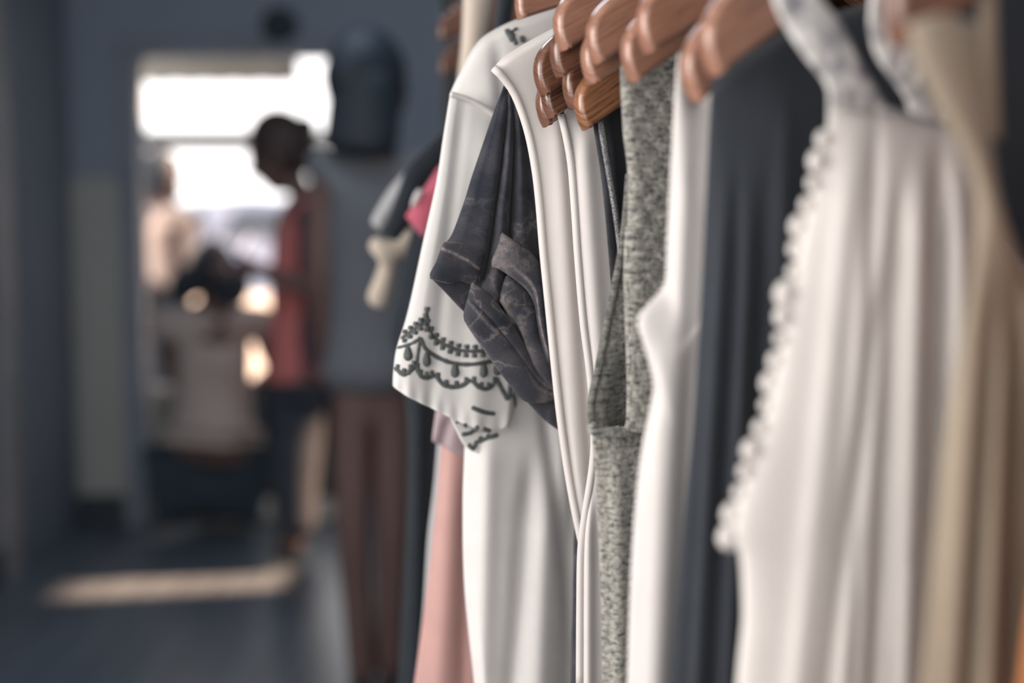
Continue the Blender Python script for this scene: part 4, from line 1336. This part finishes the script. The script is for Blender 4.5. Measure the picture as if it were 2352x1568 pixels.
def finish_person(root, N, E, rootn, hc, hf, hu, skin, hs=1.0):
    v, f = skin_mesh(N, E, rootn)
    body = join_vf((v, f), head_vf(hc, hf, hu, hs))
    o = mesh_obj('body', *body, skin, root)
    f_ = hf.normalized(); u_ = (hu - f_ * hu.dot(f_)).normalized(); r_ = f_.cross(u_)
    for s in (-1, 1):
        p = hc + (f_ * 0.083 + r_ * 0.030 * s + u_ * 0.006) * hs
        v, f = blob_vf(p, f_ * 0.008, r_ * 0.013, u_ * 0.007, 8)
        mesh_obj('eye', v, f, M['eye'], root)
    return o


def hair_cap(hc, hf, hu, hs=1.0, back=0.02, grow=0.014, drop=0.0):
    """hair over the skull, leaving the face free"""
    f = hf.normalized(); u = (hu - f * hu.dot(f)).normalized(); r = f.cross(u)
    V, F = head_vf(hc - f * back * hs + u * 0.012 * hs, hf, hu, hs * (1 + grow * 10), True)
    out = []
    for v in V:
        d = v - hc
        x, z = d.dot(f) / hs, d.dot(u) / hs
        lim = 0.055 + 0.5 * max(0.0, z - 0.04) if z > -0.02 else 0.0
        if x > lim:
            d = d - f * (x - lim) * hs
        if drop and z < 0 and x < 0.03:
            d = d + u * z * drop * hs
        if not drop and z < -0.07:
            d = d + u * (-0.07 - z) * 0.7 * hs - f * 0
        out.append(hc + d)
    return out, F


def bun_person():
    d = 4.98
    A = lambda x, y, k=0.0: at(x, y, d + k)
    root = empty('person', (A(680, 1330).x, d, 0), 'person with hair in a bun and coral top, looking down at a phone', 'person', 'people in the background')
    N = {
        'pelvis': (A(690, 915), (0.105, 0.13)), 'waist': (A(694, 780), (0.09, 0.115)), 'chest': (A(692, 590), (0.10, 0.14)), 'upper': (A(700, 485), (0.078, 0.11)),
        'nb': (A(692, 446), 0.05), 'neck': (A(676, 418), 0.047), 'head': (A(654, 380), 0.06),
        'sn': (A(720, 495, -0.16), 0.056), 'en': (A(716, 665, -0.20), 0.046), 'wn': (A(590, 622, -0.16), 0.026),
        'sf': (A(704, 500, 0.15), 0.052), 'ef': (A(680, 650, 0.16), 0.038), 'wf': (A(575, 612, 0.04), 0.026),
        'hn': (A(686, 950, -0.085), 0.085), 'kn': (A(676, 1120, -0.09), 0.06), 'an': (A(682, 1240, -0.09), 0.04), 'tn': (A(640, 1272, -0.09), 0.03),
        'hf': (A(690, 950, 0.085), 0.085), 'kf': (A(672, 1116, 0.10), 0.06), 'af': (A(690, 1218, 0.09), 0.04), 'tf': (A(646, 1246, 0.09), 0.03)}
    E = [('pelvis', 'waist'), ('waist', 'chest'), ('chest', 'upper'), ('upper', 'nb'), ('nb', 'neck'), ('neck', 'head'), ('upper', 'sn'), ('sn', 'en'), ('en', 'wn'), ('upper', 'sf'), ('sf', 'ef'), ('ef', 'wf'),
         ('pelvis', 'hn'), ('hn', 'kn'), ('kn', 'an'), ('an', 'tn'), ('pelvis', 'hf'), ('hf', 'kf'), ('kf', 'af'), ('af', 'tf')]
    hand(N, E, 'wn', 'a', Vector((-1, 0.3, 0.15)), Vector((0, -0.2, 1)), 0.8)
    hand(N, E, 'wf', 'b', Vector((-1, -0.2, 0.15)), Vector((0, 0.2, 1)), -0.8)
    hc = A(640, 358); hf = Vector((-0.93, 0.05, -0.36)); hu = Vector((-0.36, 0, 0.93))
    finish_person(root, N, E, 'pelvis', hc, hf, hu, M['skin_shade'], 1.1)
    hr = mesh_obj('hair', *hair_cap(hc, hf, hu, 1.12), M['hair_brown'], root)
    hv = blob_vf(A(698, 292), Vector((0.045, 0, 0)), Vector((0, 0.045, 0)), Vector((0, 0, 0.042)))
    mesh_obj('bun', *hv, M['hair_brown'], hr)
    T = sub_nodes(N, ('pelvis', 'waist', 'chest', 'upper', 'sn', 'sf'), {'pelvis': 0.024, 'waist': 0.03, 'chest': 0.022, 'upper': 0.016, 'sn': 0.014, 'sf': 0.014})
    v, f = skin_mesh(T, [('pelvis', 'waist'), ('waist', 'chest'), ('chest', 'upper'), ('upper', 'sn'), ('upper', 'sf')], 'waist')
    mesh_obj('top', v, f, M['coral_cloth'], root)
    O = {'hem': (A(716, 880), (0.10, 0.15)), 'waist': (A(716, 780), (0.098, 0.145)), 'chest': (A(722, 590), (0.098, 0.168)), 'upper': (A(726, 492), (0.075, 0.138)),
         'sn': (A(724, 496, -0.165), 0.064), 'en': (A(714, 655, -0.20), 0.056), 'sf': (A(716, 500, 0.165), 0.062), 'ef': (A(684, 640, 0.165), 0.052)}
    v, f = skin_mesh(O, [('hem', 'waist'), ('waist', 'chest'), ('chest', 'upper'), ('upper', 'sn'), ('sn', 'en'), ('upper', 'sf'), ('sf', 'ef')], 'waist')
    mesh_obj('torso_shade_layer', v, f, M['shaded_top_cloth'], root)  # dark layer added where the coral top lies in shade, lit front left free
    T = sub_nodes(N, ('pelvis', 'hn', 'kn', 'an', 'hf', 'kf', 'af'), {'pelvis': 0.014, 'hn': 0.018, 'hf': 0.018, 'kn': 0.028, 'kf': 0.028, 'an': 0.034, 'af': 0.034})
    v, f = skin_mesh(T, [('pelvis', 'hn'), ('hn', 'kn'), ('kn', 'an'), ('pelvis', 'hf'), ('hf', 'kf'), ('kf', 'af')], 'pelvis')
    mesh_obj('trousers', v, f, M['dark_trousers'], root)
    for s in ('n', 'f'):
        a, t = N['a' + s][0], N['t' + s][0]
        v, f = skin_mesh({'h': (a + Vector((0.02, 0, -0.025)), 0.036), 'm': ((a + t) / 2, 0.038), 't': (t + Vector((-0.02, 0, 0)), 0.03)}, [('h', 'm'), ('m', 't')], 'h')
        mesh_obj('shoe', [(p.x, p.y, max(0.0, p.z)) for p in v], f, M['shoe'], root)
    p = A(545, 578, -0.06)
    ph = empty('phone', p, 'bright-screened phone held by the person with the hair bun', 'phone')
    ax, ay, az = Vector((0.55, 0, 0.83)), Vector((0, 1, 0)), Vector((0.83, 0, -0.55))
    def slab(c, a, b, t):
        vs = [c + ax * (i * a) + ay * (j * b) + az * (k * t) for i, j, k in ((-1, -1, -1), (1, -1, -1), (1, 1, -1), (-1, 1, -1), (-1, -1, 1), (1, -1, 1), (1, 1, 1), (-1, 1, 1))]
        return vs, [(0, 3, 2, 1), (4, 5, 6, 7), (0, 1, 5, 4), (1, 2, 6, 5), (2, 3, 7, 6), (3, 0, 4, 7)]
    mesh_obj('casing', *slab(p, 0.075, 0.038, 0.0045), M['shoe'], ph, smooth=False)
    em = NT('lit_screen')
    em.base((0.02, 0.02, 0.03))
    em.b.inputs['Emission Color'].default_value = (0.62, 0.66, 0.95, 1)
    em.b.inputs['Emission Strength'].default_value = 0.9
    mesh_obj('screen', *slab(p + az * 0.0048, 0.069, 0.033, 0.0006), em.set(0.1, 0.5), ph, smooth=False)


def standing_person():
    d = 3.40
    A = lambda x, y, k=0.0: at(x, y, d + k)
    root = empty('person', (A(850, 1000).x, d, 0), 'tall person with long dark hair and slate grey dress, standing with back turned', 'person', 'people in the background')
    ground = lambda x, k: Vector((A(x, 1000).x, d + k, 0.0))
    kl, kr = A(812, 1215), A(902, 1215, 0.03)
    N = {
        'pelvis': (A(856, 850), (0.105, 0.10)), 'waist': (A(858, 690), (0.085, 0.085)), 'chest': (A(854, 500), (0.105, 0.095)), 'upper': (A(845, 380), (0.10, 0.07)),
        'nb': (A(846, 345), 0.05), 'neck': (A(848, 310), 0.048), 'head': (A(848, 250), 0.06),
        'sl': (A(752, 388), 0.05), 'el': (A(742, 640, 0.0), 0.043), 'wl': (A(752, 820, 0.10), 0.03),
        'sr': (A(940, 388), 0.05), 'er': (A(948, 640, 0.02), 0.037), 'wr': (A(885, 700, 0.2), 0.026),
        'hl': (A(812, 940), 0.058), 'kl': (kl, 0.044), 'al': (ground(822, 0.02) + Vector((0, 0, 0.08)), 0.037), 'tl': (ground(806, 0.17) + Vector((0, 0, 0.03)), 0.03),
        'hr': (A(898, 940, 0.02), 0.058), 'kr': (kr, 0.044), 'ar': (ground(880, 0.06) + Vector((0, 0, 0.08)), 0.037), 'tr': (ground(890, 0.21) + Vector((0, 0, 0.03)), 0.03)}
    E = [('pelvis', 'waist'), ('waist', 'chest'), ('chest', 'upper'), ('upper', 'nb'), ('nb', 'neck'), ('neck', 'head'), ('upper', 'sl'), ('sl', 'el'), ('el', 'wl'), ('upper', 'sr'), ('sr', 'er'), ('er', 'wr'),
         ('pelvis', 'hl'), ('hl', 'kl'), ('kl', 'al'), ('al', 'tl'), ('pelvis', 'hr'), ('hr', 'kr'), ('kr', 'ar'), ('ar', 'tr')]
    hand(N, E, 'wl', 'a', Vector((0.1, 0.75, -0.5)), Vector((1, 0, 0.2)), 0.6)
    hand(N, E, 'wr', 'b', Vector((-0.5, 0.8, 0)), Vector((0, 0, 1)), 0.6)
    hc = A(850, 205); hf = Vector((0.72, 0.68, -0.12)); hu = Vector((0, 0, 1))
    finish_person(root, N, E, 'pelvis', hc, hf, hu, M['skin_shade'])
    cap = hair_cap(hc, hf, hu, 1.02, 0.014, 0.012)
    H = {'t': (A(842, 150, -0.02), (0.088, 0.088)), 'm': (A(836, 230, -0.045), (0.094, 0.075)), 'b': (A(832, 310, -0.06), (0.10, 0.06)), 'e': (A(818, 362, -0.09), (0.10, 0.035))}
    v, f = skin_mesh(H, [('t', 'm'), ('m', 'b'), ('b', 'e')], 't')
    mesh_obj('hair', *join_vf(cap, (v, f)), M['hair_dark'], root)
    # dress with short sleeves
    T = sub_nodes(N, ('pelvis', 'waist', 'chest', 'upper', 'sl', 'sr'), {'pelvis': 0.034, 'waist': 0.03, 'chest': 0.022, 'upper': 0.016, 'sl': 0.018, 'sr': 0.018})
    T['slv_l'] = (A(748, 440), 0.060); T['slv_r'] = (A(946, 460), 0.058); T['hem'] = (A(856, 915), (0.125, 0.13))
    v, f = skin_mesh(T, [('hem', 'pelvis'), ('pelvis', 'waist'), ('waist', 'chest'), ('chest', 'upper'), ('upper', 'sl'), ('sl', 'slv_l'), ('upper', 'sr'), ('sr', 'slv_r')], 'waist')
    mesh_obj('dress', v, f, M['slate_jersey'], root)
    for s in ('l', 'r'):
        a, t = N['a' + s][0], N['t' + s][0]
        v, f = skin_mesh({'h': (a + Vector((0, -0.02, -0.045)), 0.034), 'm': ((a + t) / 2, 0.036), 't': (t + Vector((0, 0.02, 0)), 0.03)}, [('h', 'm'), ('m', 't')], 'h')
        mesh_obj('shoe', [(p.x, p.y, max(0.0, p.z)) for p in v], f, M['shoe'], root)


def seated_person():
    d = 5.38
    A = lambda x, y, k=0.0: at(x, y, d + k)
    root = empty('person', (A(490, 1200).x, d, 0), 'person in a loose grey t-shirt and black bottoms, crouching in the doorway', 'person', 'people in the background')
    def fl(x, k, z):
        return Vector((A(x, 1000).x, d + k, z))
    N = {
        'pelvis': (A(486, 1085), (0.155, 0.135)), 'waist': (A(492, 930), (0.125, 0.105)), 'chest': (A(492, 790), (0.14, 0.105)), 'upper': (A(490, 730, 0.04), (0.11, 0.075)),
        'nb': (A(488, 700, 0.07), 0.052), 'neck': (A(488, 680, 0.09), 0.05), 'head': (A(488, 652, 0.11), 0.06),
        'sl': (A(390, 738, 0.02), 0.052), 'el': (A(396, 850, 0.22), 0.038), 'wl': (A(420, 905, 0.34), 0.026),
        'sr': (A(592, 738, 0.02), 0.052), 'er': (A(632, 850, 0.16), 0.038), 'wr': (A(560, 905, 0.34), 0.026),
        'hl': (A(436, 1095, 0.05), 0.10), 'kl': (fl(410, 0.42, 0.50), 0.06), 'al': (fl(452, 0.10, 0.09), 0.04), 'tl': (fl(440, 0.26, 0.032), 0.03),
        'hr': (A(540, 1095, 0.05), 0.10), 'kr': (fl(570, 0.42, 0.50), 0.06), 'ar': (fl(532, 0.10, 0.09), 0.04), 'tr': (fl(544, 0.26, 0.032), 0.03)}
    E = [('pelvis', 'waist'), ('waist', 'chest'), ('chest', 'upper'), ('upper', 'nb'), ('nb', 'neck'), ('neck', 'head'), ('upper', 'sl'), ('sl', 'el'), ('el', 'wl'), ('upper', 'sr'), ('sr', 'er'), ('er', 'wr'),
         ('pelvis', 'hl'), ('hl', 'kl'), ('kl', 'al'), ('al', 'tl'), ('pelvis', 'hr'), ('hr', 'kr'), ('kr', 'ar'), ('ar', 'tr')]
    hand(N, E, 'wl', 'a', Vector((0.3, 1, -0.1)), Vector((1, 0, 0)), 0.6)
    hand(N, E, 'wr', 'b', Vector((-0.3, 1, -0.1)), Vector((-1, 0, 0)), -0.6)
    hc = A(488, 640, 0.14); hf = Vector((0, 0.86, -0.5)); hu = Vector((0, 0.5, 0.86))
    finish_person(root, N, E, 'pelvis', hc, hf, hu, M['skin_shade'], 0.95)
    cap = hair_cap(hc, hf, hu, 1.0, 0.02, 0.02)
    L1 = skin_mesh({'a': (A(466, 630, 0.09), 0.085), 'b': (A(420, 650, 0.06), 0.075), 'c': (A(405, 695, 0.03), 0.045)}, [('a', 'b'), ('b', 'c')], 'a')
    L2 = skin_mesh({'a': (A(510, 630, 0.09), 0.09), 'b': (A(545, 655, 0.04), 0.09), 'c': (A(510, 705, -0.03), 0.06)}, [('a', 'b'), ('b', 'c')], 'a')
    mesh_obj('hair', *join_vf(cap, L1, L2), M['hair_dark'], root)
    T = sub_nodes(N, ('waist', 'chest', 'upper', 'sl', 'sr'), {'waist': 0.03, 'chest': 0.022, 'upper': 0.018, 'sl': 0.022, 'sr': 0.022})
    T['hem'] = (A(490, 985), (0.17, 0.145)); T['cl'] = (A(346, 752, 0.06), 0.075); T['cr'] = (A(626, 748, 0.06), 0.075)
    v, f = skin_mesh(T, [('hem', 'waist'), ('waist', 'chest'), ('chest', 'upper'), ('upper', 'sl'), ('sl', 'cl'), ('upper', 'sr'), ('sr', 'cr')], 'waist')
    mesh_obj('t_shirt', v, f, M['grey_tee'], root)
    T = sub_nodes(N, ('pelvis', 'hl', 'kl', 'al', 'hr', 'kr', 'ar'), 0.018)
    v, f = skin_mesh(T, [('pelvis', 'hl'), ('hl', 'kl'), ('kl', 'al'), ('pelvis', 'hr'), ('hr', 'kr'), ('kr', 'ar')], 'pelvis')
    mesh_obj('trousers', v, f, M['black_trousers'], root)
    for s in ('l', 'r'):
        a, t = N['a' + s][0], N['t' + s][0]
        v, f = skin_mesh({'h': (a + Vector((0, -0.02, -0.045)), 0.034), 'm': ((a + t) / 2, 0.036), 't': (t + Vector((0, 0.02, 0)), 0.03)}, [('h', 'm'), ('m', 't')], 'h')
        mesh_obj('shoe', [(p.x, p.y, max(0.0, p.z)) for p in v], f, M['shoe'], root)


def outside_person():
    d = 7.0
    G = -0.06
    A = lambda x, y, k=0.0: at(x, y, d + k)
    root = empty('person', (A(390, 700).x, d, G), 'person in a pale pinkish shirt outside, at the doorway edge', 'person', 'people in the background')
    def fl(x, k, z):
        return Vector((A(x, 700).x, d + k, G + z))
    N = {
        'pelvis': (A(378, 690), (0.12, 0.14)), 'waist': (A(382, 620), (0.10, 0.12)), 'chest': (A(386, 540), (0.11, 0.145)), 'upper': (A(382, 490), (0.085, 0.12)),
        'nb': (A(372, 466), 0.052), 'neck': (A(368, 452), 0.05), 'head': (A(366, 438), 0.06),
        'sn': (A(388, 498, -0.16), 0.054), 'en': (A(398, 590, -0.18), 0.04), 'wn': (A(430, 650, -0.1), 0.028),
        'sf': (A(388, 498, 0.16), 0.054), 'ef': (A(402, 590, 0.18), 0.04), 'wf': (A(440, 640, 0.1), 0.028),
        'hn': (A(376, 720, -0.09), 0.09), 'kn': (fl(384, -0.09, 0.46), 0.06), 'an': (fl(374, -0.09, 0.09), 0.042), 'tn': (fl(408, -0.09, 0.034), 0.032),
        'hf': (A(376, 720, 0.09), 0.09), 'kf': (fl(388, 0.09, 0.46), 0.06), 'af': (fl(380, 0.09, 0.09), 0.042), 'tf': (fl(414, 0.09, 0.034), 0.032)}
    E = [('pelvis', 'waist'), ('waist', 'chest'), ('chest', 'upper'), ('upper', 'nb'), ('nb', 'neck'), ('neck', 'head'), ('upper', 'sn'), ('sn', 'en'), ('en', 'wn'), ('upper', 'sf'), ('sf', 'ef'), ('ef', 'wf'),
         ('pelvis', 'hn'), ('hn', 'kn'), ('kn', 'an'), ('an', 'tn'), ('pelvis', 'hf'), ('hf', 'kf'), ('kf', 'af'), ('af', 'tf')]
    hand(N, E, 'wn', 'a', Vector((0.8, 0.2, -0.5)), Vector((0, -0.3, 1)), 0.6)
    hand(N, E, 'wf', 'b', Vector((0.8, -0.2, -0.5)), Vector((0, 0.3, 1)), -0.6)
    hc = A(366, 426); hf = Vector((0.95, -0.1, -0.25)); hu = Vector((0.25, 0, 0.96))
    finish_person(root, N, E, 'pelvis', hc, hf, hu, M['skin_shade'], 1.08)
    mesh_obj('hair', *hair_cap(hc, hf, hu, 1.2, 0.014, 0.014), M['hair_dark'], root)
    T = sub_nodes(N, ('pelvis', 'waist', 'chest', 'upper', 'sn', 'sf'), 0.024)
    T['cn'] = ((N['sn'][0] + N['en'][0]) / 2, 0.062); T['cf'] = ((N['sf'][0] + N['ef'][0]) / 2, 0.062)
    v, f = skin_mesh(T, [('pelvis', 'waist'), ('waist', 'chest'), ('chest', 'upper'), ('upper', 'sn'), ('sn', 'cn'), ('upper', 'sf'), ('sf', 'cf')], 'waist')
    mesh_obj('shirt', v, f, M['pale_shirt'], root)
    T = sub_nodes(N, ('pelvis', 'hn', 'kn', 'an', 'hf', 'kf', 'af'), 0.018)
    v, f = skin_mesh(T, [('pelvis', 'hn'), ('hn', 'kn'), ('kn', 'an'), ('pelvis', 'hf'), ('hf', 'kf'), ('kf', 'af')], 'pelvis')
    mesh_obj('trousers', v, f, M['dark_trousers'], root)
    for s in ('n', 'f'):
        a, t = N['a' + s][0], N['t' + s][0]
        v, f = skin_mesh({'h': (a + Vector((-0.02, 0, -0.045)), 0.034), 'm': ((a + t) / 2, 0.036), 't': (t + Vector((0.02, 0, 0)), 0.03)}, [('h', 'm'), ('m', 't')], 'h')
        mesh_obj('shoe', [(p.x, p.y, max(G, p.z)) for p in v], f, M['shoe'], root)


outside_person()
seated_person()
bun_person()
standing_person()
